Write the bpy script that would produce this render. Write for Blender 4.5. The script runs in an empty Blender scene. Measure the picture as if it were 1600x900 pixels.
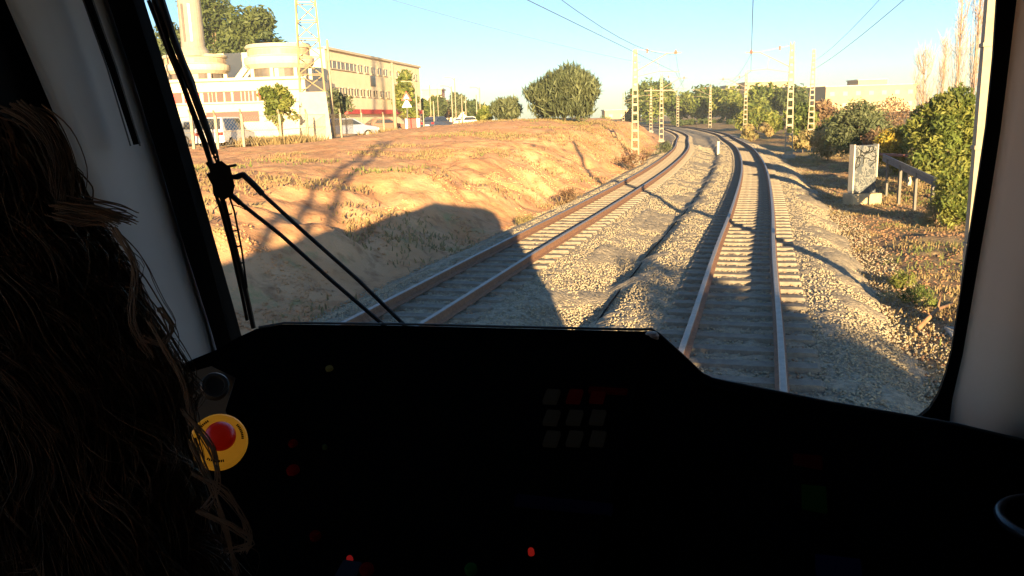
import bpy, bmesh, math, random
import numpy as np
from mathutils import Vector, Matrix
S = bpy.context.scene
COL = S.collection
random.seed(7)
RNG = np.random.default_rng(11)

# ------------------------------------------------------------------ camera
CH = 2.6                     # camera height above the rail head
F_PX = 1300.0                # focal length in pixels of a 1600 px wide picture
PITCH = math.atan(266 / 1300.0)
ROLL = math.radians(1.8)
HAZE_D = 0.00042
cp, sp = math.cos(PITCH), math.sin(PITCH)
cr, sr = math.cos(ROLL), math.sin(ROLL)
CAM = Vector((0, 0, CH))
cd = bpy.data.cameras.new('camera')
cam = bpy.data.objects.new('camera', cd)
COL.objects.link(cam)
cd.sensor_width = 36.0
cd.lens = 36.0 * F_PX / 1600.0
cd.clip_start = 0.02
cd.clip_end = 6000
ax_x = Vector((cr, -sr * sp, -sr * cp))
ax_y = Vector((sr, cr * sp, cr * cp))
ax_z = Vector((0, -cp, sp))
M4 = Matrix((ax_x, ax_y, ax_z)).transposed().to_4x4()
M4.translation = CAM
cam.matrix_world = M4
S.camera = cam

# ------------------------------------------------------------------ sky, sun, exposure
SUN_EL = math.radians(9.2)
SUN_AZ = math.radians(176.2)          # direction towards the sun, clockwise from +Y
w = bpy.data.worlds.new('World')
S.world = w
w.use_nodes = True
nt = w.node_tree
bg = nt.nodes['Background']
sky = nt.nodes.new('ShaderNodeTexSky')
sky.sky_type = 'NISHITA'
sky.sun_disc = False
sky.sun_elevation = SUN_EL
sky.sun_rotation = SUN_AZ
sky.altitude = 0
sky.air_density = 1.0
sky.dust_density = 0.3
sky.ozone_density = 4.0
nt.links.new(sky.outputs[0], bg.inputs[0])
bg.inputs[1].default_value = 0.056
sd = bpy.data.lights.new('sun', 'SUN')
sd.energy = 5.0
sd.angle = math.radians(0.45)
sd.color = (1.0, 0.70, 0.36)
sun = bpy.data.objects.new('sun', sd)
COL.objects.link(sun)
to_sun = Vector((math.sin(SUN_AZ) * math.cos(SUN_EL), math.cos(SUN_AZ) * math.cos(SUN_EL), math.sin(SUN_EL)))
sun.rotation_euler = to_sun.to_track_quat('Z', 'Y').to_euler()
S.render.engine = 'CYCLES'
S.view_settings.view_transform = 'Standard'
S.view_settings.look = 'None'
S.view_settings.gamma = 1.0
S.view_settings.use_curve_mapping = False
S.view_settings.exposure = 2.38
S.cycles.max_bounces = 8
S.cycles.transparent_max_bounces = 12

# ------------------------------------------------------------------ helpers
def ray(px, py):
    u, v = px - 800.0, py - 450.0
    u, v = cr * u - sr * v, sr * u + cr * v
    return Vector((u, F_PX * cp - v * sp, -(F_PX * sp + v * cp)))

def gp(px, py, z=-0.3):
    "point at height z that the pixel looks at"
    d = ray(px, py)
    return CAM + d * ((z - CH) / d.z)

def yp(px, py, Y):
    "point at distance Y that the pixel looks at"
    d = ray(px, py)
    return CAM + d * (Y / d.y)

def mat(name, col, rough=0.8, col2=None, scale=3.0, bump=0.0, bscale=20.0, metal=0.0, spec=0.3, detail=6, lo=0.35, hi=0.65, trans=0.0, coords='Object', emis=None, estr=0):
    m = bpy.data.materials.new(name)
    m.use_nodes = True
    t = m.node_tree
    b = t.nodes['Principled BSDF']
    b.inputs['Roughness'].default_value = rough
    b.inputs['Metallic'].default_value = metal
    b.inputs['Specular IOR Level'].default_value = spec
    b.inputs['Base Color'].default_value = (*col, 1)
    tc = t.nodes.new('ShaderNodeTexCoord')
    if col2 is not None:
        n = t.nodes.new('ShaderNodeTexNoise')
        n.inputs['Scale'].default_value = scale
        n.inputs['Detail'].default_value = detail
        n.inputs['Roughness'].default_value = 0.65
        t.links.new(tc.outputs[coords], n.inputs['Vector'])
        r = t.nodes.new('ShaderNodeMapRange')
        r.inputs[1].default_value = lo
        r.inputs[2].default_value = hi
        t.links.new(n.outputs[0], r.inputs[0])
        mx = t.nodes.new('ShaderNodeMix')
        mx.data_type = 'RGBA'
        mx.inputs[6].default_value = (*col, 1)
        mx.inputs[7].default_value = (*col2, 1)
        t.links.new(r.outputs[0], mx.inputs[0])
        t.links.new(mx.outputs[2], b.inputs['Base Color'])
    if bump:
        n2 = t.nodes.new('ShaderNodeTexNoise')
        n2.inputs['Scale'].default_value = bscale
        n2.inputs['Detail'].default_value = 8
        t.links.new(tc.outputs[coords], n2.inputs['Vector'])
        bp = t.nodes.new('ShaderNodeBump')
        bp.inputs['Strength'].default_value = bump
        bp.inputs['Distance'].default_value = 0.05
        t.links.new(n2.outputs[0], bp.inputs['Height'])
        t.links.new(bp.outputs[0], b.inputs['Normal'])
    if emis:
        b.inputs['Emission Color'].default_value = (*emis, 1)
        b.inputs['Emission Strength'].default_value = estr
    if trans:
        tr = t.nodes.new('ShaderNodeBsdfTranslucent')
        ms = t.nodes.new('ShaderNodeMixShader')
        ms.inputs[0].default_value = trans
        tr.inputs[0].default_value = (*col, 1)
        if col2 is not None:
            t.links.new(mx.outputs[2], tr.inputs[0])
        t.links.new(b.outputs[0], ms.inputs[1])
        t.links.new(tr.outputs[0], ms.inputs[2])
        t.links.new(ms.outputs[0], t.nodes['Material Output'].inputs[0])
    return m

class MB:
    def __init__(s):
        s.v, s.f = [], []
    def face(s, pts):
        i = len(s.v)
        s.v += [tuple(p) for p in pts]
        s.f.append(tuple(range(i, i + len(pts))))
    def hexa(s, p):           # p: 8 corners, bottom 4 then top 4, same order
        i = len(s.v)
        s.v += [tuple(q) for q in p]
        for a in ((0, 3, 2, 1), (4, 5, 6, 7), (0, 1, 5, 4), (1, 2, 6, 5), (2, 3, 7, 6), (3, 0, 4, 7)):
            s.f.append(tuple(i + k for k in a))
    def box(s, c, size, rz=0.0, dirx=None):
        cx, cy, cz = c
        hx, hy, hz = size[0] / 2, size[1] / 2, size[2] / 2
        ca, sa = math.cos(rz), math.sin(rz)
        P = []
        for z in (-hz, hz):
            for x, y in ((-hx, -hy), (hx, -hy), (hx, hy), (-hx, hy)):
                P.append((cx + ca * x - sa * y, cy + sa * x + ca * y, cz + z))
        s.hexa(P)
    def bar(s, a, b, wd, ht=None, up=(0, 0, 1), w2=None):
        a, b = Vector(a), Vector(b)
        ht = ht or wd
        w2 = w2 or wd
        d = (b - a).normalized()
        u = Vector(up)
        if abs(d.dot(u)) > 0.98:
            u = Vector((0, 1, 0))
        r = d.cross(u).normalized()
        u = r.cross(d)
        P = []
        for q, ww in ((a, wd), (b, w2)):
            k = ww / wd
            for x, y in ((-1, -1), (1, -1), (1, 1), (-1, 1)):
                P.append(q + r * (x * ww / 2) + u * (y * ht * k / 2))
        s.hexa(P)
    def tube(s, pts, r, n=8, r2=None, cap=True):
        pts = [Vector(p) for p in pts]
        i0 = len(s.v)
        L = len(pts)
        prev = None
        for k, p in enumerate(pts):
            d = (pts[min(k + 1, L - 1)] - pts[max(k - 1, 0)]).normalized()
            if prev is None:
                a = Vector((0, 0, 1)) if abs(d.z) < 0.9 else Vector((1, 0, 0))
                u = d.cross(a).normalized()
            else:
                u = (prev - d * prev.dot(d)).normalized()
            prev = u
            v = d.cross(u)
            rr = r if r2 is None else r + (r2 - r) * k / max(L - 1, 1)
            for j in range(n):
                an = 2 * math.pi * j / n
                s.v.append(tuple(p + (u * math.cos(an) + v * math.sin(an)) * rr))
        for k in range(L - 1):
            for j in range(n):
                a = i0 + k * n + j
                b = i0 + k * n + (j + 1) % n
                s.f.append((a, b, b + n, a + n))
        if cap:
            s.f.append(tuple(i0 + j for j in reversed(range(n))))
            s.f.append(tuple(i0 + (L - 1) * n + j for j in range(n)))
    def lathe(s, c, prof, n=32, a0=0, a1=2 * math.pi):
        i0 = len(s.v)
        full = abs(a1 - a0 - 2 * math.pi) < 1e-6
        m = n if full else n + 1
        for r, z in prof:
            for j in range(m):
                a = a0 + (a1 - a0) * j / n
                s.v.append((c[0] + r * math.cos(a), c[1] + r * math.sin(a), c[2] + z))
        for k in range(len(prof) - 1):
            for j in range(n):
                a = i0 + k * m + j
                b = i0 + k * m + (j + 1) % m
                s.f.append((a, b, b + m, a + m))
    def build(s, name, m, parent=None, smooth=False, bevel=0.0):
        me = bpy.data.meshes.new(name)
        me.from_pydata(s.v, [], s.f)
        me.validate()
        return link(name, me, m, parent, smooth, bevel)

def link(name, me, m, parent=None, smooth=False, bevel=0.0):
    me.name = name
    if m is not None:
        me.materials.clear()
        me.materials.append(m)
    o = bpy.data.objects.new(name, me)
    COL.objects.link(o)
    if parent is not None:
        o.parent = parent
    if smooth:
        for p in me.polygons:
            p.use_smooth = True
    if bevel:
        b = o.modifiers.new('bevel', 'BEVEL')
        b.width = bevel
        b.segments = 2
        b.limit_method = 'ANGLE'
    return o

def empty(name, label, cat, loc=(0, 0, 0), rz=0.0, group=None):
    o = bpy.data.objects.new(name, None)
    o.empty_display_size = 0.3
    COL.objects.link(o)
    o.location = loc
    o.rotation_euler = (0, 0, rz)
    return tag(o, label, cat, group)

def tag(o, label=None, cat=None, group=None, kind=None):
    if label: o['label'] = label
    if cat: o['category'] = cat
    if group: o['group'] = group
    if kind: o['kind'] = kind
    return o

def np_mesh(name, V, Fq):
    "V (n,3), Fq (m,4) or (m,3)"
    me = bpy.data.meshes.new(name)
    k = Fq.shape[1]
    me.vertices.add(len(V))
    me.vertices.foreach_set('co', V.astype(np.float32).ravel())
    me.loops.add(Fq.size)
    me.loops.foreach_set('vertex_index', Fq.astype(np.int32).ravel())
    me.polygons.add(len(Fq))
    me.polygons.foreach_set('loop_start', np.arange(0, Fq.size, k, dtype=np.int32))
    me.polygons.foreach_set('loop_total', np.full(len(Fq), k, dtype=np.int32))
    me.update()
    me.validate()
    return me

def copy_tree(o, parent=None):
    c = o.copy()
    COL.objects.link(c)
    if parent is not None:
        c.parent = parent
    for ch in list(o.children):
        copy_tree(ch, c)
    return c

# value noise (numpy) for terrain
_perm = RNG.random((256, 256))
def vnoise(x, y, s):
    x = np.asarray(x) / s + 37.3
    y = np.asarray(y) / s + 71.9
    xi, yi = np.floor(x).astype(int), np.floor(y).astype(int)
    fx, fy = x - xi, y - yi
    fx, fy = fx * fx * (3 - 2 * fx), fy * fy * (3 - 2 * fy)
    g = lambda a, b: _perm[a % 256, b % 256]
    return (g(xi, yi) * (1 - fx) + g(xi + 1, yi) * fx) * (1 - fy) + (g(xi, yi + 1) * (1 - fx) + g(xi + 1, yi + 1) * fx) * fy - 0.5

# ------------------------------------------------------------------ track alignment
KP = np.array([(-57.4, -180), (-19.2, -60), (-6.55, -20), (-0.36, 0), (2.45, 9.03), (4.43, 15.6), (6.85, 23.4), (11.72, 40), (17.25, 61.5),
               (21.6, 82), (24.8, 97), (29.4, 127), (32.4, 152), (33.8, 177), (33.8, 202), (32, 230), (28, 260), (21, 290), (10, 320)], float)
def spline(K, n=26):
    out = []
    P = np.vstack([2 * K[0] - K[1], K, 2 * K[-1] - K[-2]])
    for i in range(1, len(P) - 2):
        p0, p1, p2, p3 = P[i - 1], P[i], P[i + 1], P[i + 2]
        d1, d2, d3 = (max(np.hypot(*(b - a)), 1e-6) ** .5 for a, b in ((p0, p1), (p1, p2), (p2, p3)))
        t1, t2, t3 = d1, d1 + d2, d1 + d2 + d3
        for t in np.linspace(t1, t2, n, endpoint=False):
            A1 = (t1 - t) / t1 * p0 + t / t1 * p1
            A2 = (t2 - t) / (t2 - t1) * p1 + (t - t1) / (t2 - t1) * p2
            A3 = (t3 - t) / (t3 - t2) * p2 + (t - t2) / (t3 - t2) * p3
            B1 = (t2 - t) / t2 * A1 + t / t2 * A2
            B2 = (t3 - t) / (t3 - t1) * A2 + (t - t1) / (t3 - t1) * A3
            out.append((t2 - t) / (t2 - t1) * B1 + (t - t1) / (t2 - t1) * B2)
    out.append(P[-2])
    return np.array(out)
_c = spline(KP)
for _ in range(30):
    _c[1:-1] = _c[1:-1] * .5 + (_c[:-2] + _c[2:]) * .25
_d = np.r_[0, np.cumsum(np.hypot(*np.diff(_c, axis=0).T))]
ARC = np.arange(0, _d[-1], 0.5)
CX, CY = np.interp(ARC, _d, _c[:, 0]), np.interp(ARC, _d, _c[:, 1])
TX, TY = np.gradient(CX, ARC), np.gradient(CY, ARC)
_n = np.hypot(TX, TY); TX /= _n; TY /= _n
T0 = float(np.interp(0, CY, ARC))          # arc length beside the camera
def on(t, s, z=0.0):
    "point at arc t (m ahead of the camera along the right track), s to the right of its centre"
    a = t + T0
    x, y = np.interp(a, ARC, CX), np.interp(a, ARC, CY)
    tx, ty = np.interp(a, ARC, TX), np.interp(a, ARC, TY)
    return Vector((float(x + ty * s), float(y - tx * s), z))
def heading(t):
    a = t + T0
    return math.atan2(float(np.interp(a, ARC, TX)), float(np.interp(a, ARC, TY)))   # clockwise from +Y
def lateral(X, Y):
    X, Y = np.asarray(X, float), np.asarray(Y, float)
    sh = X.shape
    X, Y = X.ravel(), Y.ravel()
    S_, T_ = np.empty(len(X)), np.empty(len(X))
    for i in range(0, len(X), 20000):
        dx = X[i:i + 20000, None] - CX[None, ::4]
        dy = Y[i:i + 20000, None] - CY[None, ::4]
        k = np.argmin(dx * dx + dy * dy, axis=1) * 4
        ddx, ddy = X[i:i + 20000] - CX[k], Y[i:i + 20000] - CY[k]
        S_[i:i + 20000] = ddx * TY[k] - ddy * TX[k]
        T_[i:i + 20000] = ARC[k] - T0 + ddx * TX[k] + ddy * TY[k]
    return S_.reshape(sh), T_.reshape(sh)
OFF = -4.5                                  # the left track's centre
def smooth(a, b, x):
    t = np.clip((x - a) / (b - a), 0, 1)
    return t * t * (3 - 2 * t)
def ground_z(X, Y):
    s, t = lateral(X, Y)
    n1 = vnoise(X, Y, 6.0); n2 = vnoise(X, Y, 1.7); n3 = vnoise(X, Y, .55); n4 = vnoise(X, Y, .22)
    R = -0.56 + smooth(2.6, 9, s) * 0.10 + smooth(1.9, 4.5, s) * (n1 * .35 + n2 * .28 + n3 * .13 + n4 * .06) + smooth(15, 60, s) * .4
    R = R + smooth(20, 60, t) * smooth(4, 14, s) * .5
    a = -s + OFF                            # distance left of the left track's centre
    a2 = a + n2 * .38 * smooth(2.0, 3.0, a) + n1 * 1.1 * smooth(2.2, 4.0, a)
    crest = 1.32 + smooth(30, 58, t) * (1 - smooth(95, 130, t)) * 1.05
    Lz = -0.62 + smooth(2.1, 6.4, a2) * (crest * .72 + .62) + smooth(5.2, 12, a2) * crest * .28
    Lz = Lz - smooth(13, 24, a) * (crest - 1.45) + smooth(2.0, 3.6, a) * (n2 * .34 + n3 * .24 + n4 * .10) * (1 - .62 * smooth(6, 10, a2)) - smooth(2.4, 3.6, a) * (1 - smooth(6, 8, a)) * np.maximum(0, vnoise(X * 1.0, Y * .35, 1.1) - .12) * .9
    Lz = Lz + smooth(8, 20, a) * (n1 * .16)
    Lz = np.where(a > 0, Lz, -0.62)
    z = np.where(s > 0, R, Lz)
    z = np.where((s < 1.7) & (s > OFF - 2.0), -0.66, z)
    return z
def gz(x, y):
    return float(ground_z(np.array([x]), np.array([y]))[0])

# ------------------------------------------------------------------ materials
M = {}
M['concrete'] = mat('concrete', (.36, .33, .28), .9, (.24, .22, .19), 6, .4, 40)
M['sleeper'] = mat('sleeper_concrete', (.235, .205, .16), .9, (.15, .125, .10), 9, .4, 60)
M['rail_rust'] = mat('rail_side_rust', (.16, .085, .055), .85, (.26, .14, .085), 14, .3, 60)
M['rail_top'] = mat('rail_top_steel', (.27, .25, .235), .55, (.20, .18, .165), 8, 0, metal=.4)
M['mast'] = mat('mast_paint', (.34, .295, .215), .7, (.26, .21, .14), 3)
M['pylon'] = mat('pylon_paint', (.27, .20, .11), .8, (.22, .155, .085), 3)
M['wire'] = mat('wire', (.10, .09, .085), .6)
M['insul'] = mat('insulator', (.30, .14, .10), .4)
M['black'] = mat('black_rubber', (.003, .003, .003), .8, spec=.08)
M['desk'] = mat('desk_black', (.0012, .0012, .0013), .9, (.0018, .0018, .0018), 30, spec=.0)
M['trunk'] = mat('bark', (.13, .09, .06), .95, (.20, .15, .10), 8, .6, 30)
M['white_wall'] = mat('white_render', (.58, .50, .37), .85, (.48, .41, .30), .8)
M['cream_wall'] = mat('cream_render', (.80, .68, .46), .9, (.72, .60, .40), .6)
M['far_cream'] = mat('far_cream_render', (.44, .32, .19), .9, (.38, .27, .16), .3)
M['red_panel'] = mat('red_panel', (.50, .07, .06), .6, (.42, .06, .06), 2)
M['glass_dark'] = mat('window_glass', (.10, .09, .085), .25, (.16, .13, .11), .8, spec=.5)
M['steel'] = mat('galvanised', (.14, .145, .15), .7, (.11, .11, .11), 5)

def ground_material():
    m = bpy.data.materials.new('earth')
    m.use_nodes = True
    t = m.node_tree
    b = t.nodes['Principled BSDF']
    b.inputs['Roughness'].default_value = .95
    b.inputs['Specular IOR Level'].default_value = .1
    tc = t.nodes.new('ShaderNodeTexCoord')
    def noise(sc, det=7, rough=.6):
        n = t.nodes.new('ShaderNodeTexNoise')
        n.inputs['Scale'].default_value = sc
        n.inputs['Detail'].default_value = det
        n.inputs['Roughness'].default_value = rough
        t.links.new(tc.outputs['Object'], n.inputs['Vector'])
        return n.outputs[0]
    def rng(x, a, bb):
        r = t.nodes.new('ShaderNodeMapRange')
        r.inputs[1].default_value = a; r.inputs[2].default_value = bb
        t.links.new(x, r.inputs[0])
        return r.outputs[0]
    def mix(f, a, bb):
        x = t.nodes.new('ShaderNodeMix'); x.data_type = 'RGBA'
        t.links.new(f, x.inputs[0])
        for q, i in ((a, 6), (bb, 7)):
            if isinstance(q, tuple): x.inputs[i].default_value = (*q, 1)
            else: t.links.new(q, x.inputs[i])
        return x.outputs[2]
    # left: orange earth with pale dust and dry weeds
    L1 = mix(rng(noise(.45), .35, .65), (.53, .27, .13), (.62, .365, .20))
    L2 = mix(rng(noise(2.6), .50, .72), L1, (.31, .155, .08))
    L3 = mix(rng(noise(.8, 9, .8), .53, .64), L2, (.36, .28, .13))
    # right: brown litter, dry grass, green patches
    R1 = mix(rng(noise(2.2, 9, .75), .4, .62), (.20, .12, .07), (.42, .30, .15))
    R2 = mix(rng(noise(5.5), .52, .7), R1, (.12, .07, .045))
    R3 = mix(rng(noise(.55, 8), .54, .66), R2, (.17, .18, .055))
    at = t.nodes.new('ShaderNodeAttribute'); at.attribute_name = 'zone'
    C = mix(at.outputs['Fac'], L3, R3)
    t.links.new(C, b.inputs['Base Color'])
    bp = t.nodes.new('ShaderNodeBump')
    bp.inputs['Strength'].default_value = .7
    bp.inputs['Distance'].default_value = .08
    t.links.new(noise(7, 10, .7), bp.inputs['Height'])
    t.links.new(bp.outputs[0], b.inputs['Normal'])
    return m
M['earth'] = ground_material()
M['ballast'] = mat('ballast', (.35, .29, .205), .95, (.21, .175, .125), 9, .9, 22, detail=9, lo=.4, hi=.6)
M['stone'] = mat('ballast_stone', (.40, .335, .225), .95, (.25, .21, .15), 5, detail=3)
M['stone_rusty'] = mat('rusty_ballast_stone', (.34, .20, .12), .95, (.25, .17, .11), 5, detail=3)

# ------------------------------------------------------------------ ground
def axis(lo, hi, dense_lo, dense_hi, step, grow=1.09):
    a = list(np.arange(dense_lo, dense_hi, step))
    q, s_ = dense_hi, step
    while q < hi:
        a.append(q); s_ = min(s_ * grow, 60); q += s_
    a.append(hi)
    q, s_ = dense_lo, step
    b = []
    while q > lo:
        s_ = min(s_ * grow, 60); q -= s_; b.append(max(q, lo))
    return np.array(sorted(set(b + a)))
gx = axis(-480, 480, -16, 26, .16)
gy = axis(-160, 620, 6, 42, .17, 1.035)
GX, GY = np.meshgrid(gx, gy)
GZ = ground_z(GX, GY)
nx, ny = len(gx), len(gy)
idx = np.arange(nx * ny).reshape(ny, nx)
Fq = np.stack([idx[:-1, :-1], idx[:-1, 1:], idx[1:, 1:], idx[1:, :-1]], -1).reshape(-1, 4)
me = np_mesh('ground', np.stack([GX, GY, GZ], -1).reshape(-1, 3), Fq)
sl, _t = lateral(GX, GY)
at = me.attributes.new('zone', 'FLOAT', 'POINT')
at.data.foreach_set('value', smooth(-1, 1, sl).astype(np.float32).ravel())
g = link('ground', me, M['earth'], smooth=True)
tag(g, kind='structure')

# ballast bed: a strip that follows the tracks
def bed_z(s):
    return np.interp(s, [-7.1, -6.5, -6.0, -5.75, -3.1, -2.85, -2.2, -2.0, -1.72, -1.5, 1.35, 1.6, 2.15, 2.55],
                     [-.72, -.52, -.30, -.215, -.215, -.30, -.42, -.40, -.24, -.215, -.215, -.27, -.54, -.86])
ss = np.arange(-7.1, 2.56, .085)
ts = []
t_ = -30.0
while t_ < 290:
    ts.append(t_)
    t_ += .09 if 4 < t_ < 26 else (.2 if 0 < t_ < 60 else .8)
ts = np.array(ts)
aa = ts + T0
bx, by = np.interp(aa, ARC, CX), np.interp(aa, ARC, CY)
btx, bty = np.interp(aa, ARC, TX), np.interp(aa, ARC, TY)
BX = bx[:, None] + bty[:, None] * ss[None, :]
BY = by[:, None] - btx[:, None] * ss[None, :]
edge = np.minimum(np.abs(ss + 7.1), np.abs(ss - 2.95))
sw = ss[None, :] + vnoise(BX, BY, 1.1) * .35 + (vnoise(BX, BY, .5) * .2) * (ss[None, :] > 1.5)
BZ = bed_z(sw) + RNG.normal(0, .012, BX.shape) + vnoise(BX, BY, .16) * .035 + vnoise(BX, BY, .8) * .07 * (np.abs(ss[None, :] + 2.3) < .8)
BZ = np.minimum(BZ, np.where((np.abs(ss) < 1.0) | (np.abs(ss - OFF) < 1.0), -.185, 9)[None, :])
nx, ny = len(ss), len(ts)
idx = np.arange(nx * ny).reshape(ny, nx)
Fq = np.stack([idx[:-1, :-1], idx[:-1, 1:], idx[1:, 1:], idx[1:, :-1]], -1).reshape(-1, 4)
b_ = link('ballast_bed', np_mesh('ballast_bed', np.stack([BX, BY, BZ], -1).reshape(-1, 3), Fq), M['ballast'])
tag(b_, kind='structure')

# loose stones on the bed, nobody could count them
def stones(name, n, smin, smax, tmin, tmax, rmin, rmax, m, label, power=2.0, mask=None):
    s = RNG.uniform(smin, smax, n)
    t = tmin + (tmax - tmin) * RNG.random(n) ** power
    if mask is not None:
        k = mask(s, t); s, t = s[k], t[k]; n = len(s)
    a = t + T0
    x = np.interp(a, ARC, CX) + np.interp(a, ARC, TY) * s
    y = np.interp(a, ARC, CY) - np.interp(a, ARC, TX) * s
    z = np.where(s < 2.5, bed_z(s), 0)
    k = (s > 2.1) | (s < -6.4)
    z[k] = np.maximum(ground_z(x[k], y[k]), bed_z(np.clip(s[k], -7.1, 2.55))) + .015
    octv = np.array([(1, 0, 0), (-1, 0, 0), (0, 1, 0), (0, -1, 0), (0, 0, 1), (0, 0, -1)], float)
    octf = np.array([(0, 2, 4), (2, 1, 4), (1, 3, 4), (3, 0, 4), (2, 0, 5), (1, 2, 5), (3, 1, 5), (0, 3, 5)])
    r = RNG.uniform(rmin, rmax, n)
    V = octv[None] * (r[:, None, None] * RNG.uniform(.6, 1.25, (n, 6, 1)))
    an = RNG.uniform(0, 6.28, n); ti = RNG.uniform(-.9, .9, n)
    ca, sa, ct, st = np.cos(an), np.sin(an), np.cos(ti), np.sin(ti)
    X, Y, Z = V[..., 0], V[..., 1], V[..., 2] * .75
    Y, Z = Y * ct[:, None] - Z * st[:, None], Y * st[:, None] + Z * ct[:, None]
    X, Y = X * ca[:, None] - Y * sa[:, None], X * sa[:, None] + Y * ca[:, None]
    V = np.stack([X + x[:, None], Y + y[:, None], Z + z[:, None] + r[:, None] * .25], -1).reshape(-1, 3)
    Ff = (octf[None] + (np.arange(n) * 6)[:, None, None]).reshape(-1, 3)
    o = link(name, np_mesh(name, V, Ff), m)
    return tag(o, label, 'gravel', kind='stuff')
rust = lambda s, t: (np.abs(np.abs(s) - .62) < .2) | (np.abs(np.abs(s - OFF) - .62) < .25)
stones('ballast_stones', 170000, -6.9, 2.9, 4, 75, .012, .028, M['stone'], 'pale crushed stones covering the bed under both tracks', 2.0, lambda s, t: ~rust(s, t) & ((s < 2.3) | (RNG.random(len(s)) < .5)) & ~((np.abs(s) < .85) & (RNG.random(len(s)) < .35)))
stones('rusty_stones', 36000, -5.6, 1.3, 4, 60, .011, .025, M['stone_rusty'], 'rust stained stones lying along the rails', 2.0, rust)

# ------------------------------------------------------------------ tracks
def rail_mesh(s0, t0, t1):
    prof = [(-.07, -.155), (.07, -.155), (.07, -.145), (.012, -.12), (.010, -.045), (.036, -.035), (.036, -.008), (.026, 0), (-.026, 0), (-.036, -.008), (-.036, -.035), (-.010, -.045), (-.012, -.12), (-.07, -.145)]
    tt = []
    t = t0
    while t < t1:
        tt.append(t); t += .5 if t < 60 else 1.0
    V, Fc = [], []
    n = len(prof)
    for t in tt:
        for ds, z in prof:
            V.append(tuple(on(t, s0 + ds, z)))
    for k in range(len(tt) - 1):
        for j in range(n):
            a = k * n + j; b = k * n + (j + 1) % n
            Fc.append((a, b, b + n, a + n))
    me = bpy.data.meshes.new('rail')
    me.from_pydata(V, [], Fc)
    me.materials.append(M['rail_rust']); me.materials.append(M['rail_top'])
    for p in me.polygons:
        if p.index % n in (6, 7, 8): p.material_index = 1
    return me
def sleeper_mesh():
    m = MB()
    hw = .95
    P = []
    xs = [-hw, -hw + .03, -.35, .35, hw - .03, hw]
    tops = [-.20, -.155, -.155 - .0, -.155, -.155, -.20]
    i0 = 0
    for x, zt in zip(xs, [-.175, -.157, -.165, -.165, -.157, -.175]):
        m.v += [(x, -.125, -.30), (x, -.10, zt), (x, .10, zt), (x, .125, -.30)]
    for k in range(5):
        for j in range(4):
            a = k * 4 + j; b = k * 4 + (j + 1) % 4
            m.f.append((a, a + 4, b + 4, b))
    m.f += [(0, 1, 2, 3), (23, 22, 21, 20)]
    me = bpy.data.meshes.new('sleeper')
    me.from_pydata(m.v, [], m.f)
    me.materials.append(M['sleeper'])
    return me
SLM = sleeper_mesh()
fm = MB()
for sx in (-.535, .535):
    for d in (-1, 1):
        fm.box((sx + d * .075, 0, -.142), (.05, .09, .03)); fm.tube([(sx + d * .08, 0, -.14), (sx + d * .08, 0, -.105)], .013, 6)
FAM = bpy.data.meshes.new('rail_clip'); FAM.from_pydata(fm.v, [], fm.f); FAM.materials.append(M['rail_rust'])
def track(s0, label, tstart, rusty):
    root = empty('railway_track', label, 'railway track', on(tstart, s0))
    inv = root.location.copy()
    for ds in (-.535, .535):
        r = bpy.data.objects.new('rail', rail_mesh(s0 + ds, tstart, 285)); COL.objects.link(r)
        r.parent = root; r.location = -inv
        for p in r.data.polygons: p.use_smooth = False
    pos = np.arange(tstart, 150, .6)
    k = 0
    m = MB()
    for t in pos:
        p = on(t, s0); h = heading(t) + random.uniform(-.008, .008)
        if t > 5.0 and k < 100:
            o = bpy.data.objects.new('sleeper', SLM); COL.objects.link(o); o.parent = root
            o.location = p - inv + Vector((0, 0, random.uniform(-.006, .004))); o.rotation_euler = (0, 0, -h)
            k += 1
        else:
            ca, sa = math.cos(-h), math.sin(-h)
            i = len(m.v)
            m.v += [(p.x - inv.x + ca * v.co.x - sa * v.co.y, p.y - inv.y + sa * v.co.x + ca * v.co.y, v.co.z) for v in SLM.vertices]
            m.f += [tuple(i + a for a in f.vertices) for f in SLM.polygons]
    o = m.build('sleeper', M['sleeper'], root)
    tag(o, 'the far sleepers of the track', kind='stuff')
    return root
track(0, 'railway track under the train, shiny rails on concrete sleepers, curving left into the distance', -20, 0)
track(OFF, 'second railway track beside the earth bank, with rusty rails', -10, 1)

# black cable lying on the ballast between the tracks
m = MB()
m.tube([on(t, -1.98 + .03 * math.sin(t * .25) + .012 * math.sin(t * 1.3), float(bed_z(-2.05)) + .045) for t in np.arange(6, 70, .5)], .016, 6)
tag(m.build('track_cable', M['black']), 'black cable laid along the gravel between the two tracks', 'cable')

# ------------------------------------------------------------------ catenary masts
def lattice(h, wb, wt, depth=.22, step=.62, leg=.065):
    "two tapering legs joined by flat battens, like a ladder; in the XZ plane"
    m = MB()
    for sx in (-1, 1):
        for sy in (-1, 1):
            m.bar((sx * wb / 2, sy * depth / 2, 0), (sx * wt / 2, sy * depth / 2 * .8, h), leg, leg * .7, (0, 1, 0))
    b = MB()
    z = .35
    while z < h - .1:
        k = z / h
        ww = wb + (wt - wb) * k
        for sy in (-1, 1):
            b.box((0, sy * (depth / 2 * (1 - .2 * k) + .003), z), (ww, .012, .15 if ww > .3 else .3))
        z += step * (1 - .35 * k)
    return m, b
def solid_mast(h, wb, wt):
    m = MB(); m.hexa([(x * w_ / 2, y * w_ / 2, z) for z, w_ in ((0, wb), (h, wt)) for x, y in ((-1, -1), (1, -1), (1, 1), (-1, 1))])
    b = MB()
    for k in range(5): b.box((0, 0, 1.2 + k * 1.3), (wb - (wb - wt) * (1.2 + k * 1.3) / h + .03,) * 2 + (.05,))
    return m, b
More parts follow.
